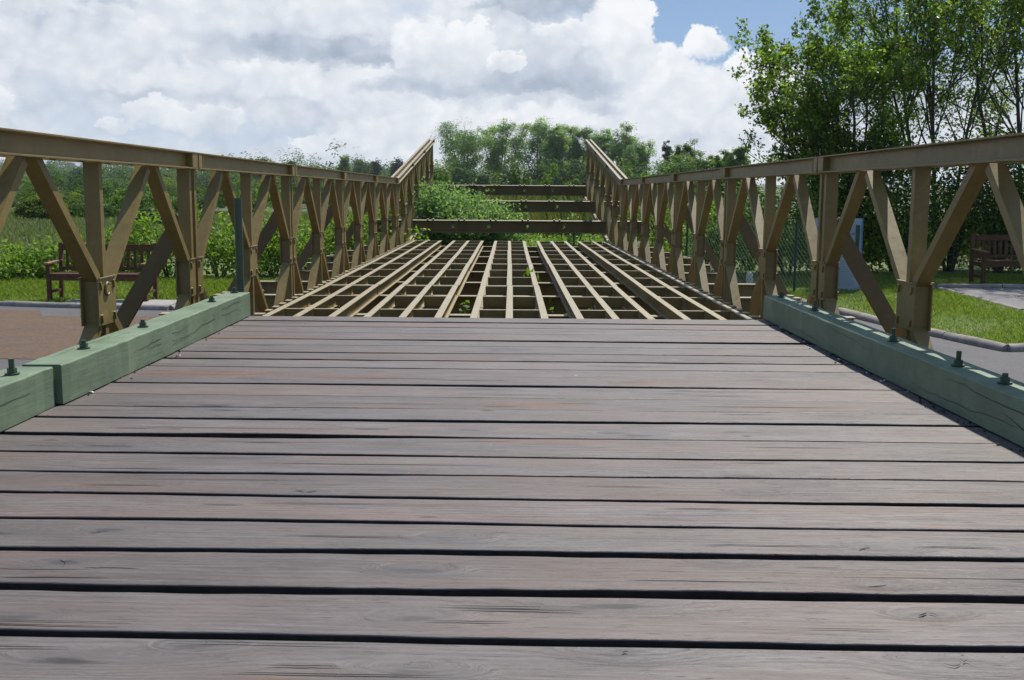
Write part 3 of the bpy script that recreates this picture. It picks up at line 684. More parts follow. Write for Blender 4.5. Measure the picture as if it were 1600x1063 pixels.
for k in range(len(bnds)-1):
    a = edges[k][1]; b_ = edges[k+1][0]; yc = (bnds[k][0]+bnds[k+1][0])/2
    cup = rw.uniform(-.0012, .0018); s = MB(); rows = []
    tw = rw.uniform(-.0018, .0018); lift = rw.uniform(0, .0025)
    jl, jr = rw.uniform(-.012, .012), rw.uniform(-.012, .012)
    ts = [0, .006, .015, .12, .3, .5, .7, .88, .985, .994, 1]
    for i, x in enumerate(XS):
        xx = x+(jl if i == 0 else jr if i == len(XS)-1 else 0); w = b_[i]-a[i]
        col = [(xx, a[i], -.052)]
        for t in ts:
            e = min(t, 1-t)*w; zz = -.003*max(0, 1-e/.003)**2 + cup*(1-(2*t-1)**2)+tw*(2*t-1)+lift
            col.append((xx, a[i]+t*w, zz))
        col.append((xx, b_[i], -.052)); rows.append(col)
    n = len(rows[0]); vs = [(x, y-yc, z) for r_ in rows for (x, y, z) in r_]
    fs = [(i*n+j, (i+1)*n+j, (i+1)*n+j+1, i*n+j+1) for i in range(len(rows)-1) for j in range(n-1)]
    fs += [((i+1)*n, i*n, i*n+n-1, (i+1)*n+n-1) for i in range(len(rows)-1)]
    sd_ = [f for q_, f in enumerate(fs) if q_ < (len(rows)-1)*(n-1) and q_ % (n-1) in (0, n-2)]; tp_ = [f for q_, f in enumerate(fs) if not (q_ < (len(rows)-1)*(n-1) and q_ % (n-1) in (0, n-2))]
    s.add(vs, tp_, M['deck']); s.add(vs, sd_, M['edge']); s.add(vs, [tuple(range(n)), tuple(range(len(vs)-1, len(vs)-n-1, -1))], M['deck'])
    # splits along the grain and star checks in knots: thin dark slivers let into the top face
    zt = lift+.0022
    w0 = bnds[k+1][0]-bnds[k][0]
    def sliver(x0, y0, ang, L, wd, bend=0.):
        m_ = 9; up_, dn = [], []
        for i in range(m_):
            t = i/(m_-1); px = x0+math.cos(ang)*L*t; py = y0+math.sin(ang)*L*t+bend*math.sin(t*3.1)+rw.normal()*wd*.15; h = wd*.5*(math.sin(math.pi*min(1, t*1.02))**.7)+.0002
            up_.append((px, py+h, zt)); dn.append((px, py-h, zt))
        s.add(up_+dn, [(i, m_+i, m_+i+1, i+1) for i in range(m_-1)], M['crack'])
    for q in range(rw.integers(3, 8)):
        sliver(rw.uniform(-1.6, 1.1), rw.uniform(-.40, .40)*w0, rw.normal()*.012, rw.uniform(.06, .8)*rw.uniform(.3, 1), rw.uniform(.0014, .0048), rw.normal()*.003)
    for (u, v) in KNOTS:
        wx_, wy_ = G(u, v, ZD); lx = wx_*math.cos(SK)-(wy_-yc)*math.sin(SK); ly = wx_*math.sin(SK)+(wy_-yc)*math.cos(SK)
        if abs(ly) < w0*.44:
            a0_ = rw.uniform(0, 6.28)
            for j in range(rw.integers(1, 4) if (u+v) % 3 else 0):
                sliver(lx+rw.normal()*.003, ly+rw.normal()*.003, a0_+j*rw.uniform(1.4, 2.4), rw.uniform(.015, .05), rw.uniform(.002, .006), rw.normal()*.006)
    o = s.build('deck_plank', bridge, None, (0, yc, ZD)); o.rotation_euler = (0, 0, -SK)

# green kerb timbers with bolts
bs = MB(); bs.tube([(0, 0, 0), (0, 0, .006)], .034, 16, smooth=False); bs.tube([(0, 0, .0062), (0, 0, .030)], .022, 6, smooth=False); bs.tube([(0, 0, .0302), (0, 0, .047)], .0135, 10)
bs.v = [tuple(q*.74 for q in p) for p in bs.v]; bolt_me = bs.mesh('bolt'); bolt_me.materials.append(M['bolt'])
bs = MB(); bs.tube([(0, 0, 0), (0, 0, .006)], .034, 16, smooth=False); bs.tube([(0, 0, .0062), (0, 0, .030)], .022, 6, smooth=False); bs.tube([(0, 0, .0302), (0, 0, .075)], .0135, 10)
bs.v = [tuple(q*.74 for q in p) for p in bs.v]; bolt_long = bs.mesh('long_bolt'); bolt_long.materials.append(M['bolt'])
def timber(side, y0, y1, xin, seed, bolts, dz=0.):
    rng = np.random.default_rng(seed); s = MB(); ys = np.linspace(y0, y1, 40); W = .152; rows = []; c = .004; w_ = rng.normal(size=(40, 4))*.0012
    for i, y in enumerate(ys):
        bow = .004*math.sin((y-y0)*1.6+seed); xa, xb = xin+bow+w_[i, 0], xin+W+bow+w_[i, 1]; z0, z1 = .003, W+w_[i, 2]*.7
        rows.append([(side*q, y, z) for q, z in ((xa, z0), (xa, z0+c), (xa, z0+.05), (xa, z0+.1), (xa, z1-c*1.4), (xa+c*.5, z1-c*.4), (xa+c*1.4, z1), (xa+.05, z1), (xb-.05, z1), (xb-c, z1), (xb, z1-c), (xb, z0+.08), (xb, z0))])
    n = len(rows[0]); vs = [p for r_ in rows for p in r_]; yc = (y0+y1)/2; vs = [(x-side*(xin+W/2), y-yc, z) for x, y, z in vs]
    fs = [(i*n+j, i*n+(j+1) % n, (i+1)*n+(j+1) % n, (i+1)*n+j) for i in range(39) for j in range(n)]
    if side > 0: fs = [f[::-1] for f in fs]
    e = [tuple(range(n)), tuple(range(len(vs)-1, len(vs)-n-1, -1))]
    if side < 0: e = [f[::-1] for f in e]
    s.add(vs, fs, M['green']); s.add(vs, e, M['green'])
    # drying checks on the inner face and the top
    def check(face, a0, L, h, sl, wd):
        m_ = 22; A, B = [], []; wob = np.cumsum(rng.normal(size=m_))*.0034
        for i in range(m_):
            t = i/(m_-1); y = a0+L*t-yc; q = h+sl*t+wob[i]*(1 if t < .98 else .9); hh = wd*.5*math.sin(math.pi*t)**.8+.0002
            xi = xin+.004*math.sin((y+yc-y0)*1.6+seed)-(xin+W/2)
            if face == 'in': A.append((side*(xi-.0018), y, q+hh)); B.append((side*(xi-.0018), y, q-hh))
            else: A.append((side*(-W/2+q+hh), y, W+.0012)); B.append((side*(-W/2+q-hh), y, W+.0012))
        s.add(A+B, [(i, m_+i, m_+i+1, i+1) for i in range(m_-1)], M['gcrack'])
    for q in range(5):
        L = rng.uniform(.3, 1.15); a0 = rng.uniform(y0+.03, max(y0+.05, y1-L-.03)); check('in', a0, min(L, y1-a0-.02), rng.uniform(.03, .11), rng.normal()*.012+.004, rng.uniform(.0015, .0038))
    for q in range(4):
        L = rng.uniform(.25, .8); a0 = rng.uniform(y0+.03, max(y0+.05, y1-L-.03)); check('top', a0, min(L, y1-a0-.02), rng.uniform(.045, .11), rng.normal()*.02, rng.uniform(.0015, .0035))
    o = s.build('kerb_timber', bridge, None, (side*(xin+W/2), yc, ZD+.004+dz))
    for (y, off, lg) in bolts: 
        b_ = link('bolt', bolt_long if lg else bolt_me, o, (side*off, y-yc, W+.002)); b_.rotation_euler = (random.uniform(-.03, .03), random.uniform(-.03, .03), random.uniform(0, 3))
    return o
timber(-1, 3.93, 6.84, 1.65, 3, [(4.33, 0, 0), (5.04, 0, 0), (6.22, 0, 0), (6.78, .01, 0)])
timber(-1, .9, 3.90, 1.672, 8, [(3.72, -.01, 1), (2.9, 0, 0), (1.7, 0, 0)], -.002)
timber(1, 2.6, 6.84, 1.65, 6, [(6.70, 0, 0), (5.95, 0, 1), (4.70, -.005, 1), (4.02, 0, 1), (3.64, .004, 0), (2.9, 0, 0)])

# dark green pipe post at the end of the left kerb
s = MB(); s.tube([(0, 0, -.62), (.0, 0, .30), (0, 0,   .745)], .0265, 20, M['pipe']); s.tube([(0, 0, .7452), (0, 0, .752)], .023, 20, M['pipe'])
o = s.build('pipe_post', None, None, (-1.835, 7.32, ZD)); o.rotation_euler = (R(.6), R(.2), 0)
s = MB(); s.box(-.05, .05, -.05, .05, -.634, -.6205); s.build('base_plate', o, M['pipe'])
tag(o, 'dark green round pipe post standing inside the left truss past the kerb timber', 'post')

# ------------------------------------------------------------------ benches
def make_bench(name, label, x, y, rz, w=1.52):
    t = empty(name, (x, y, .03), rz); B = M['bench']; h = w/2
    for sg in (-1, 1):
        s = MB(); s.box(sg*h-.032, sg*h+.032, -.25, -.185, 0, .60); s.build('front_leg', t, B, bevel=.006)
        s = MB(); Mx = Matrix.Translation((sg*h, .22, 0)) @ Matrix.Rotation(R(-4), 4, 'X'); s.box(-.032, .032, -.032, .032, -.005, .93, None, Mx); s.build('rear_leg', t, B, bevel=.006)
        s = MB(); Mx = Matrix.Translation((sg*h, 0, .62)) @ Matrix.Rotation(R(3), 4, 'X'); s.box(-.045, .045, -.31, .24, -.018, .018, None, Mx); s.build('armrest', t, M['benchtop'], bevel=.012)
        s = MB(); s.box(sg*h-.02, sg*h+.02, -.184, .19, .33, .41); s.box(sg*h-.018, sg*h+.018, -.184, .19, .12, .165); s.build('side_rail', t, B)
    s = MB()
    for k in range(6): s.box(-h+.033, h-.033, -.25+k*.073, -.19+k*.073, .42, .444)
    s.box(-h+.033, h-.033, -.235, -.205, .33, .4195); s.build('seat', t, B, bevel=.004)
    s = MB(); Mx = Matrix.Translation((0, .22, 0)) @ Matrix.Rotation(R(-4), 4, 'X')
    s.box(-h+.033, h-.033, -.02, .02, .80, .905, None, Mx); s.box(-h+.033, h-.033, -.018, .018, .47, .53, None, Mx)
    for k in range(13):
        xx = -h+.11+k*(w-.22)/12; s.box(xx-.027, xx+.027, -.011, .011, .5302, .7998, None, Mx)
    s.build('backrest', t, B, bevel=.003)
    tag(t, label, 'bench'); return t
b0 = make_bench('park_bench', 'red brown slatted garden bench on a concrete slab beside the path', -6.07, 15.95, R(-2), 1.60); b0.scale = (.9, .9, .9); b0.location.z = .05
make_bench('park_bench', 'red brown slatted bench on shaded grass in front of the dark hedge', 9.58, 20.1, R(4), 1.56)

# ------------------------------------------------------------------ information board, fence, marker post
bt = empty('information_board', (5.80, 18.62, 0), R(-12))
s = MB(); s.box(-.47, .31, -.012, .012, .0, 1.27, M['board'], Matrix.Rotation(R(-6), 4, 'X')); s.build('panel', bt)
s = MB(); s.box(.3103, .335, -.016, .016, 0, 1.27, M['blue'], Matrix.Rotation(R(-6), 4, 'X')); s.build('edge_strip', bt)
s = MB(); rb = random.Random(3)
for k in range(26):
    z = .10+k*.030
    if 12 <= k <= 21: s.box(-.40, .08+rb.uniform(-.06, 0), -.0145, -.0122, z, z+.008)
    else: s.box(-.40, .26-rb.uniform(0, .12), -.0145, -.0122, z, z+.008)
s.box(.10, .27, -.0145, -.0122, .45, .72); s.box(-.40, .2, -.0145, -.0122, .98, 1.02)
o = s.build('printed_text', bt, M['ink']); o.rotation_euler = (R(-6), 0, 0)
for sg in (-.3, .25): s = MB(); s.box(sg-.03, sg+.03, .05, .11, -.05, 1.15, M['fence']); s.build('leg', bt)
tag(bt, 'pale blue white information board with lines of print standing on the lawn', 'sign')

ft = empty('mesh_fence', (0, 0, 0)); fpts = [(3.55, 21.4), (4.05, 19.9), (4.82, 17.99), (5.25, 17.2)]
for (x, y) in fpts[:-1]:
    s = MB(); s.tube([(x, y, -.05), (x, y, 1.22)], .022, 10); s.tube([(x, y, 1.2202), (x, y, 1.235)], .028, 10); s.build('post', ft, M['fence'])
for (a, b_) in zip(fpts[:-1], fpts[1:]):
    s = MB(); a = Vector((*a, 0)); b_ = Vector((*b_, 0)); L = (b_-a).length; d = (b_-a)/L; H = 1.12; st = .10
    t = -H
    while t < L:
        for sg in (0, 1):
            t0, t1 = max(t, 0), min(t+H, L)
            if t1-t0 > .02:
                z0, z1 = (t0-t)+.03, (t1-t)+.03
                if sg: z0, z1 = H+.06-z0, H+.06-z1
                s.tube([a+d*t0+Vector((0, 0, z0)), a+d*t1+Vector((0, 0, z1))], .0036, 3, caps=False)
        t += st
    for z in (.03, .6, 1.15): s.tube([a+Vector((0, 0, z)), b_+Vector((0, 0, z))], .003, 4)
    s.build('wire_netting', ft, M['wire'])
tag(ft, 'dark green diamond wire mesh fence with slim posts in front of shrubs', 'fence')
o = MB().tube([(0, 0, -.05), (0, 0, .20), (0, 0, .235), (0, 0, .255)], [.062, .062, .05, .02], 16).build('marker_post', None, M['white'], (4.42, 19.6, 0))
tag(o, 'short white round topped marker post on the ground right of the bridge', 'post')

# ------------------------------------------------------------------ vegetation
# the big multi stemmed tree on the right, and its neighbour
def big_tree(name, label, x, y, H, spread, seed, nstem, leaf, ltip, mat, lean=(0, 0), lowest=.18, low=0):
    rng = np.random.default_rng(seed); root = empty(name, (x, y, 0)); s = MB(); twigs = []
    def grow(p, d, L, r, depth):
        n = 5 if depth < 3 else 3; pts = [p]; dd = d.copy()
        for i in range(n):
            dd = (dd+Vector(rng.normal(size=3))*.11+Vector((0, 0, .10 if depth < 2 else .05))).normalized(); pts.append(pts[-1]+dd*L/n)
        rr = [r*(1-.75*i/n) for i in range(n+1)]; s.tube(pts, rr, 8 if depth == 0 else 5 if depth < 2 else 3, caps=False)
        if depth >= 2: twigs.append(pts)
        if depth >= 3: return
        for j in range((11, 7, 5)[depth]):
            t = rng.uniform(.22 if depth == 0 else .2, 1.); i = min(n-1, int(t*n)); q = pts[i].lerp(pts[i+1], t*n-i); ax = (pts[i+1]-pts[i]).normalized()
            side_ = Vector(rng.normal(size=3)); side_ = (side_-ax*side_.dot(ax)).normalized(); ang = rng.uniform(.45, .95)
            nd = ax*math.cos(ang)+side_*math.sin(ang)
            grow(q, nd.normalized(), L*rng.uniform(.34, .5)*(1.15-.45*t), r*(1-.72*t)*.5+.002, depth+1)
    for k in range(low):
        a = math.pi*(.62+.75*k/max(1, low-1)); d = Vector((math.cos(a)*rng.uniform(.35, .62), math.sin(a)*.5, .8)).normalized()
        grow(Vector((math.cos(a)*.2, math.sin(a)*.2, .1)), d, H*rng.uniform(.42, .58), .045, 0)
    for k in range(nstem):
        a = 6.28*k/nstem+rng.uniform(-.5, .5); sp = spread*rng.uniform(.55, 1.)
        d = Vector((math.cos(a)*sp+lean[0], math.sin(a)*sp*.8+lean[1], 1)).normalized()
        grow(Vector((math.cos(a)*.12, math.sin(a)*.12, -.1)), d, H*rng.uniform(.78, 1.), .066*rng.uniform(.7, 1.1), 0)
    s.build('trunk', root, M['bark'])
    P = []
    for pts in twigs:
        for q in range(ltip):
            t = rng.uniform(.12, 1.05); n = len(pts)-1; i = min(n-1, int(t*n)); P.append(tuple(pts[i].lerp(pts[i+1], t*n-i)+Vector(rng.normal(size=3))*.045))
    P = np.array(P); P = P[P[:, 2] > H*lowest]
    link('crown', quads_mesh('crown', leaves_np(P, leaf, .52, .5, rng, droop=.25), mat), root)
    tag(root, label, 'tree'); print(name, len(P)); return root
big_tree('broadleaf_tree', 'tall open many stemmed tree with glossy leaves rising behind the right truss', 9.75, 24.8, 8.4, .27, 21, 5, .092, 10, M['leaf_tree'], (.03, 0), .10)
big_tree('broadleaf_tree', 'dense leafy tree behind the red brown bench, beside the open stemmed tree', 12.3, 25.5, 8.8, .34, 34, 6, .092, 14, M['leaf_tree'], (0, 0), .10)
big_tree('broadleaf_tree', 'smaller upright bushy tree left of the big open tree, above the wire fence', 7.1, 23.2, 5.0, .24, 58, 6, .09, 11, M['leaf_tree'], (.0, 0), .10)

# dark hedge of shrubs under the trees on the right
for k, (u, vt, Y, w, n) in enumerate([(1330, 240, 22.8, 1.6, 7000), (1405, 214, 23.2, 1.7, 8000), (1490, 206, 23.4, 1.8, 8000), (1570, 210, 23.2, 1.8, 8000), (1650, 205, 23.6, 1.8, 6000)]):
    h = PZ(u, vt, Y)
    bush('dark_shrub', ['dark shrub directly behind the information board', 'dark shrub in the gap between the board and the bench', 'dark tall shrub behind the left end of the bench on the right lawn', 'dark shrub behind the right bench seat, under the trees', 'dark shrub at the right edge of the hedge'][k], 'shrub',
         PX(u, Y), Y, w, 1.0, h, n, .085, M['leaf_dark'] if k in (1, 3) else M['leaf_tree'], 60+k, 'shrubs of the dark hedge under the trees', cr=.24)
# shrubs on the right between the trusses posts
for k, (u, vt, Y, rx, mat, n, lab) in enumerate([
    (1040, 275, 25., 1.2, 'leaf_mid', 3200, 'leafy shrub beside the far right truss panels, nearest the nose'),
    (1100, 300, 23., 1.2, 'leaf_bright', 3400, 'bright green shrub seen through the right truss, left of the wire fence'),
    (1175, 290, 23.5, 1.25, 'leaf_mid', 3400, 'green shrub rising behind the left end of the wire fence'),
    (1235, 285, 21.8, 1.2, 'leaf_mid', 3600, 'green shrub just behind the wire fence and its posts'),
    (1262, 330, 26., 1.6, 'leaf_yellow', 3000, 'yellow green sunlit shrub beyond the wire fence')]):
    bush('shrub', lab, 'shrub', PX(u, Y), Y, rx, .9, PZ(u, vt, Y), n, .085, M[mat], 80+k)
# leafy hedge behind the left bench
hl = [(20, 380, 20.0, 1.25, 'leaf_bright', 2600, 'low bright bramble bush at the left end of the hedge'),
      (105, 372, 20.4, 1.2, 'leaf_bright', 2600, 'bramble bush directly behind the left armrest of the bench on the slab'),
      (190, 356, 20.6, 1.2, 'leaf_bright', 2800, 'bramble bush behind the right half of the bench on the slab'),
      (262, 318, 20.4, 1.2, 'leaf_bright', 3200, 'taller bramble bush just right of the bench on the slab'),
      (340, 326, 20.8, 1.2, 'leaf_bright', 3200, 'bright bush behind the green pipe post'),
      (425, 324, 21.2, 1.3, 'leaf_bright', 3200, 'bright bush seen through the left truss just past the pipe post'),
      (505, 320, 21.6, 1.3, 'leaf_bright', 3200, 'bright bush behind the middle panels of the left truss'),
      (580, 314, 22.4, 1.2, 'leaf_mid', 3000, 'green bush behind the last level panel of the left truss')]
for k, (u, vt, Y, rx, mat, n, lab) in enumerate(hl):
    bush('bramble_bush', lab, 'bush', PX(u, Y), Y, rx, .95, PZ(u, vt, Y), n, .085, M[mat], 120+k, 'bramble bushes of the left hedge', cr=.25)
# the bramble growing over the nose
def bramble():
    rng = np.random.default_rng(9); Y = 23.6; root = empty('bramble', (-1.05, Y, 0)); P = []
    lob = [(-.55, 0, 1.15, .75, .62, .78), (.05, -.3, 1.15, .85, .6, .70), (.62, -.2, .95, .60, .5, .62), (-.72, .2, 1.60, .42, .5, .62), (-.2, .3, 1.40, .8, .6, .70), (-.5, 0, 1.5, .5, .5, .6)]
    s = MB()
    for k in range(900):     # arching canes, leaves along each
        L = lob[rng.integers(len(lob))]; d = rng.normal(size=3); d /= np.linalg.norm(d); d[2] = abs(d[2])
        e = Vector((L[0]+d[0]*L[3]*1.05, L[1]+d[1]*L[4]*1.05, L[2]*.72+d[2]*L[5]*rng.uniform(.75, 1.15))); b = Vector((L[0]*.6+rng.normal()*.3, L[1]+rng.normal()*.25, 0)); mid = b.lerp(e, .6)+Vector((0, 0, .18))
        pts = [b, b.lerp(mid, .5)+Vector((0, 0, .05)), mid, e]
        if k % 5 == 0: s.tube(pts, [.006, .005, .004, .002], 3, caps=False)
        for q in range(30):
            t = rng.uniform(.35, 1.02)*3; i = min(2, int(t)); P.append(tuple(pts[i].lerp(pts[i+1], t-i)+Vector(rng.normal(size=3))*.06))
    s.build('stem', root, M['bark']); link('foliage', quads_mesh('foliage', leaves_np(np.array(P), .068, .5, .5, rng), M['leaf_grey']), root)
    root.scale = (1.22, 1.1, 1.07); root.location.x = -.95
    tag(root, 'grey green bramble thicket growing up through the raised nose beams', 'bramble')
bramble()
bush('bramble_bush', 'small leafy spray hanging over the left end of the first nose beam', 'bush', -1.95, 20.6, .55, .6, PZ(660, 352, 20.6), 900, .075, M['leaf_bright'], 201)
bush('bramble_bush', 'small sprig of leaves by the right end of the second nose beam', 'bush', 1.45, 23.9, .42, .4, PZ(900, 330, 23.9), 500, .07, M['leaf_grey'], 202)
# low leafy ground cover beneath the nose
def cover(name, label, x0, x1, y0, y1, n, size, hmax, mat, seed, cat='ground cover', aspect=.6, up=.7):
    rng = np.random.default_rng(seed); nc = n//40; cx_ = rng.uniform(x0, x1, nc); cy_ = rng.uniform(y0, y1, nc); ch_ = rng.uniform(.3, 1, nc)*hmax; k = rng.integers(0, nc, n); sg = .22
    P = np.stack([cx_[k]+rng.normal(size=n)*sg, cy_[k]+rng.normal(size=n)*sg, np.abs(rng.uniform(.02, 1, n)*ch_[k])], 1)
    o = link(name, quads_mesh(name, leaves_np(P, size, aspect, up, rng), mat)); tag(o, label, cat, kind='stuff')
cover('ground_cover', 'low leafy weeds on the ground under the raised nose', -3.2, 3.2, 19.6, 36, 15000, .10, .42, M['leaf_bright'], 41)
cover('ground_cover', 'sparse weeds in the soil under the stringers', -3., 3., 7.3, 19, 2600, .06, .16, M['leaf_mid'], 42)
# sprigs standing in the grid of stringers
def sprig(label, x, y, h, n, size, seed):
    rng = np.random.default_rng(seed); root = empty('weed', (x, y, 0)); s = MB(); P = []
    for k in range(3):
        e = Vector((rng.normal()*.05, rng.normal()*.05, h*rng.uniform(.8, 1))); b = Vector((rng.normal()*.02, rng.normal()*.02, -.02)); s.tube([b, b.lerp(e, .5), e], [.006, .005, .002], 4)
        for q in range(n): t = rng.uniform(.5, 1.03); P.append(tuple(b.lerp(e, t)+Vector(rng.normal(size=3))*.022))
    s.build('stem', root, M['leaf_mid']); link('foliage', quads_mesh('foliage', leaves_np(np.array(P), size, .45, .8, rng), M['leaf_yellow']), root)
    tag(root, label, 'weed')
gx = lambda u, v, z: G(u, v, z)
x, y = gx(840, 428, .80); sprig('tall yellow green weed poking up through the middle of the grid', x, y, .88, 16, .12, 1)
x, y = gx(726, 480, .66); sprig('small yellow green weed left of centre just beyond the deck end', x, y, .74, 14, .07, 2)
x, y = gx(862, 482, .66); sprig('small yellow green weed right of centre just beyond the deck end', x, y, .74, 10, .07, 3)
x, y = gx(812, 458, .62); sprig('little weed beside the central stringer below the tall weed', x, y, .68, 8, .07, 4)

# mid distance shrubs and scrub on the left, beyond the meadow
rs = random.Random(12); mids = []
ml = ['dull green round shrub', 'mid green spreading shrub', 'olive green scrubby bush', 'tall dull green tree']
pos = [(-20, 300, 95, 110), (35, 288, 120, 90), (95, 300, 80, 100), (150, 282, 110, 120), (120, 315, 62, 90), (205, 300, 70, 100), (250, 278, 120, 110), (300, 300, 75, 110), (345, 285, 110, 110), (395, 300, 85, 90), (440, 290, 120, 120), (500, 292, 105, 110), (555, 288, 125, 110), (600, 296, 90, 90), (60, 322, 58, 70), (230, 330, 52, 70)]
where = ['at the far left edge beyond the meadow', 'behind the meadow, second from the left edge', 'at the back of the meadow, left of the first truss post', 'behind the first centre post of the left truss', 'low at the meadow edge above the left bench', 'above the right end of the left bench', 'between the two nearest diagonals right of the left bench', 'behind the first joint of the left truss', 'behind the top of the green pipe post', 'just right of the green pipe post, far off', 'behind the second joint of the left truss', 'between the second and third joints of the left truss', 'behind the third joint of the left truss', 'behind the bend where the left nose rises', 'lowest at the left edge of the meadow', 'low and near, right above the left bench']
for k, (u, vt, Y, wp) in enumerate(pos):
    h = PZ(u, vt-6-(k*13) % 24, Y)*.97; w = wp*1.3/FPX*Y/2; mt = ['leaf_far', 'leaf_mid', 'leaf_olive', 'leaf_far'][k % 4]
    bush('meadow_shrub', ml[k % 4]+' '+where[k], 'shrub', PX(u, Y), Y, w, w*.8, h, 7000, .10*Y/80+.05, M[mt], 300+k, 'scrub beyond the meadow', aspect=.7, cr=.13, lobes=9)
# named trees on the skyline of the hill
for k, (u, vt, w, mat, lab, nm) in enumerate([(408, 246, 44, 'leaf_far', 'broad rounded tree topping the hill above the pipe post', 'hill_tree'), (455, 249, 18, 'leaf_far', 'small pointed tree on the skyline above the second truss joint', 'hill_tree'),
    (540, 242, 26, 'leaf_mid', 'tall pale tree with a narrow top on the skyline', 'hill_tree'), (565, 246, 44, 'leaf_far', 'wide bright round tree beside the tall pale tree on the skyline', 'hill_tree'), (588, 247, 30, 'leaf_blue', 'dark conical headed tree right of the wide round tree', 'hill_tree'), (622, 245, 24, 'leaf_blue', 'blue dark tree next to the left nose of the bridge', 'hill_tree'), (128, 262, 40, 'leaf_far', 'rounded tree on the skyline between the first diagonals', 'hill_tree')]):
    far_tree(nm, lab, 'tree', u, vt, 300+k*9, w*1.1, M[mat], 400+k, 4000, .55, 'trees on the hill skyline', crownlow=.1, stems=5, clump=.15)
# poplars straight ahead
for k, (u, vt, w, Y, lab) in enumerate([(722, 191, 72, 185, 'leftmost tall poplar in the row straight ahead, standing a little apart'), (783, 187, 66, 190, 'second tall poplar of the row, above the left end of the nose beams'), (838, 183, 66, 187, 'tallest poplar at the middle of the row'), (884, 196, 52, 196, 'shorter poplar against the inner side of the right nose truss'),
    (868, 200, 44, 182, 'green bushy headed poplar left of the right nose truss'), (938, 203, 52, 190, 'poplar directly behind the right nose truss top'), (975, 196, 50, 188, 'tall poplar just right of the right nose truss'), (910, 200, 46, 194, 'slender poplar seen over the tip of the right nose truss'), (1000, 222, 46, 180, 'low spreading poplar at the right end of the row')]):
    far_tree('poplar', lab, 'tree', u, vt-5, Y, w*1.5, M['leaf_poplar'], 500+k, 18000, .25, 'poplars of the row straight ahead', stems=7, crownlow=.14, clump=.088)
for k, (u, vt, w, Y, mat, lab) in enumerate([(1041, 213, 22, 200, 'leaf_blue', 'dark narrow tree left of the bright trees on the right skyline'), (1058, 222, 28, 150, 'leaf_mid', 'slim green tree just right of the dark narrow tree'), (1082, 217, 36, 150, 'leaf_mid', 'bright green tree with an upright top above the right truss'), (1105, 240, 60, 130, 'leaf_mid', 'low wide green tree above the right truss chord'),
    (1060, 245, 70, 120, 'leaf_mid', 'broad low green tree in front of the slim green tree'), (1130, 232, 34, 120, 'leaf_mid', 'round topped tree left of the large right hand tree'), (1155, 226, 32, 118, 'leaf_mid', 'taller bright topped tree next to the large right hand tree')]):
    far_tree('hedgerow_tree', lab, 'tree', u, vt, Y, w*1.4, M[mat], 540+k, 8000, .24, 'trees of the right hand skyline', stems=5, crownlow=.06, shape='cone' if mat == 'leaf_blue' else 'round')
# dark understorey beneath the poplars
for k, u in enumerate((705, 752, 800, 850, 900, 955, 1010)):
    Y = 172+k % 3*4; bush('understorey_shrub', 'dark thicket beneath the poplars, '+('leftmost', 'second from the left', 'third from the left', 'middle', 'just left of the right nose', 'behind the right nose truss', 'rightmost')[k]+' of seven', 'shrub', PX(u, Y), Y, 3.4, 2.5, PZ(u, 252+(k*7) % 9, Y), 2200, .5, M['leaf_far'], 580+k, 'thicket beneath the poplars', aspect=.7)
# bright willows in front
for k, (u, vt, w, Y, lab) in enumerate([(680, 247, 52, 62, 'bright yellow green willow bush by the left nose truss'), (655, 262, 40, 58, 'smaller willow bush behind the left nose truss posts'), (780, 266, 36, 75, 'low yellow green willow in the middle, left of the pair'), (806, 255, 26, 74, 'upright yellow green willow at the middle'), (822, 258, 24, 76, 'slim willow right beside the upright middle one'),
    (860, 256, 42, 72, 'spreading yellow green willow right of the middle'), (895, 268, 26, 70, 'small willow against the right nose truss'), (965, 250, 90, 60, 'broad yellow green bush beyond the bend of the right truss'), (1020, 262, 70, 56, 'low wide bright bush under the skyline trees'), (940, 262, 40, 64, 'bright bush behind the right nose posts')]):
    h = PZ(u, vt, Y); bush('willow_bush', lab, 'bush', PX(u, Y), Y, w/FPX*Y/2, w/FPX*Y/2*.8, h, 2000, .17, M['leaf_yellow'] if k not in (8,) else M['leaf_mid'], 620+k, 'willow bushes in front of the poplars', aspect=.45, cr=.24)
# tall rough grass ahead of the nose
def blades(pts, h, w, rng, lean=.35):
    n = len(pts); a = rng.uniform(0, 6.28, n); H = h*rng.uniform(.5, 1.2, n); d = np.stack([np.cos(a), np.sin(a), np.zeros(n)], 1); l = rng.uniform(0, 6.28, n); ld = np.stack([np.cos(l), np.sin(l), np.zeros(n)], 1)*(H*lean*rng.uniform(.2, 1.3, n))[:, None]
    W = np.broadcast_to(np.asarray(w, float), (n,))[:, None]; up = np.array([0, 0, 1.])*H[:, None]; v = np.empty((n, 4, 3)); p = np.asarray(pts)
    v[:, 0] = p-d*W*.5; v[:, 1] = p+d*W*.5; v[:, 2] = p+up*.6+ld*.4+d*W*.35; v[:, 3] = p+up+ld; return v.reshape(-1, 3)
rng = np.random.default_rng(77)
def field(name, label, cat, u0, u1, y0, y1, n, h, w, mat, power=1.):
    Y = y0+(y1-y0)*rng.uniform(0, 1, n)**power; X = np.array([PX(u, 1.) for u in (u0, u1)]); x = (X[0]+(X[1]-X[0])*rng.uniform(0, 1, n))*Y
    cl = .6+.4*np.sin(x*.9+Y*.35)*np.sin(Y*.6-x*.3)
    v = blades(np.stack([x, Y, np.zeros(n)], 1), h*cl, w*(Y/y0)**.5, rng)
    tag(link(name, quads_mesh(name, v, mat)), label, cat, kind='stuff')
field('tall_grass', 'tall olive brown rough grass field beyond the raised nose', 'grass', 560, 1100, 38, 56, 42000, 1.62, .03, M['reed'])
field('meadow_grass', 'pale green meadow of long grass on the left beyond the hedge', 'grass', -260, 640, 27, 80, 60000, .28, .06, M['meadow'])
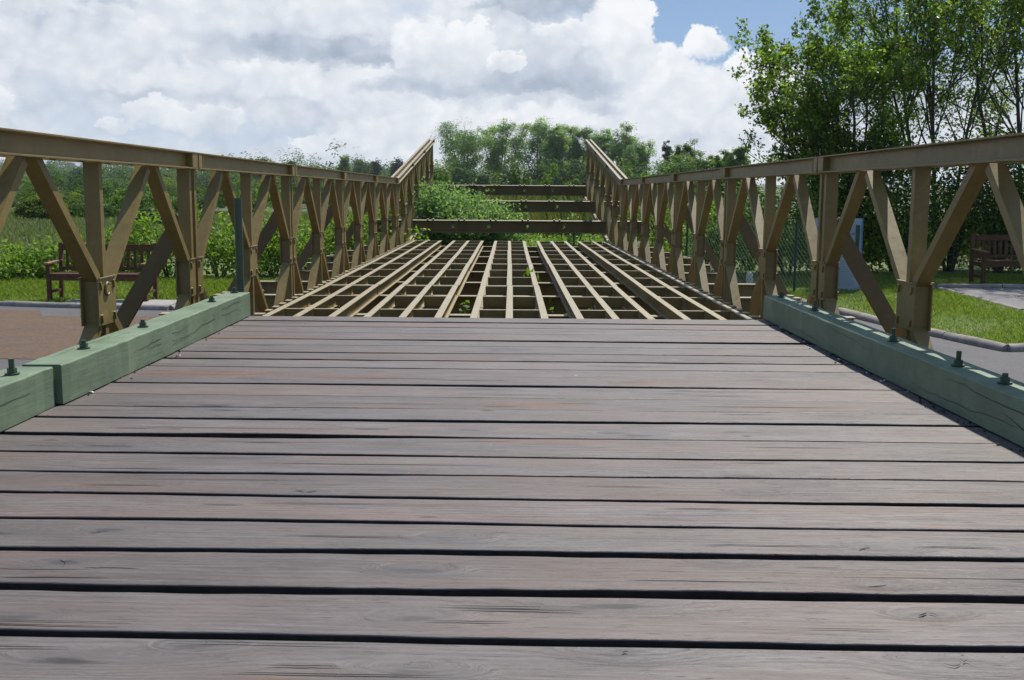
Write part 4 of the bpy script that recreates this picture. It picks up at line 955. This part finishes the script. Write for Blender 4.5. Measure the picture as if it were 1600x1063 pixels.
field('meadow_grass', 'rough grass on the right beyond the shrubs', 'grass', 1000, 1800, 27, 55, 14000, .9, .04, M['meadow'])
# lawns
def lawn(name, label, poly, dens, h):
    P = []; xs = [p[0] for p in poly]; ys = [p[1] for p in poly]; A = (max(xs)-min(xs))*(max(ys)-min(ys)); n = int(A*dens)
    x = rng.uniform(min(xs), max(xs), n); y = rng.uniform(min(ys), max(ys), n); ins = np.zeros(n, bool); j = len(poly)-1
    for i in range(len(poly)):
        xi, yi = poly[i]; xj, yj = poly[j]; c = ((yi > y) != (yj > y)) & (x < (xj-xi)*(y-yi)/((yj-yi) or 1e-9)+xi); ins ^= c; j = i
    x = x[ins]; y = y[ins]; hh = h*(.7+.6*(np.sin(x*2.1+1.3*np.sin(y*1.7))*.5+.5))
    v = blades(np.stack([x, y, np.full(len(x), .012)], 1), hh, .007, rng, .8); tag(link(name, quads_mesh(name, v, M['grass'])), label, 'grass', kind='stuff'); print(name, len(x))
lawn('lawn_grass', 'short mown grass on the right lawn inside the rounded kerb', [(5.5, 11.6), (9, 12.5), (10.5, 12.6), (10.5, 14.9), (7.45, 15.5), (7.6, 19.3), (11.5, 19.45), (11.5, 22.5), (5.2, 22.5), (4.5, 18.5), (4.75, 15.3), (5.05, 13.5)], 1500, .05)
lawn('lawn_grass', 'bright grass strip behind the left kerb and around the bench', [(-9.6, 15.85), (-6.55, 15.3), (-6.55, 16.05), (-4.8, 16.05), (-4.8, 15.1), (-4.35, 16.6), (-4.0, 20), (-9.6, 20)], 1500, .075)

# crumbs of dirt and bits of leaf on the deck, thickest along the foot of the right kerb
rg = np.random.default_rng(91); dv = []
s = MB()
for k in range(115):
    if k < 95: x_ = 1.648-abs(rg.normal())*.03; y_ = rg.uniform(3.0, 6.7)
    elif k < 115: x_ = -1.648+abs(rg.normal())*.03; y_ = rg.uniform(3.6, 6.7)
    else: x_ = rg.uniform(-1.5, 1.5); y_ = rg.uniform(2.0, 6.4)
    e = rg.uniform(.003, .009)*(1 if k < 115 else .9); m_ = Matrix.Translation((x_, y_, ZD+.0035+e*.3)) @ Matrix.Rotation(rg.uniform(0, 6.28), 4, 'Z') @ Matrix.Rotation(rg.uniform(-.5, .5), 4, 'X')
    vs = [m_ @ Vector(q) for q in ((-e, -e*.5, 0), (e*.9, -e*.6, 0), (e, e*.4, e*.2), (-e*.7, e*.6, 0), (0, 0, e*.7), (0, 0, -e*.4))]
    s.add(vs, [(0, 1, 4), (1, 2, 4), (2, 3, 4), (3, 0, 4), (1, 0, 5), (2, 1, 5), (3, 2, 5), (0, 3, 5)], M['crack'] if k % 4 else M['white'] if k % 8 == 0 else M['bark'])
o = s.build('debris', None); tag(o, 'crumbs of dirt and leaf bits on the deck along the kerb timbers', 'debris', kind='stuff')
# haze: thin even air round the whole scene
M['haze'] = bpy.data.materials.new('haze'); M['haze'].use_nodes = True; hn = NT(M['haze'].node_tree); hn.t.nodes.clear()
ho = hn.new('ShaderNodeOutputMaterial'); hv = hn.new('ShaderNodeVolumePrincipled'); hv.inputs['Density'].default_value = .00015; hv.inputs['Color'].default_value = (.86, .92, 1, 1); hv.inputs['Anisotropy'].default_value = .2
hn.link(hv.outputs[0], ho.inputs['Volume'])
hz = MB().box(-3600, 3600, -80, 4100, -1.5, 60).build('haze', None, M['haze']); tag(hz, kind='stuff')
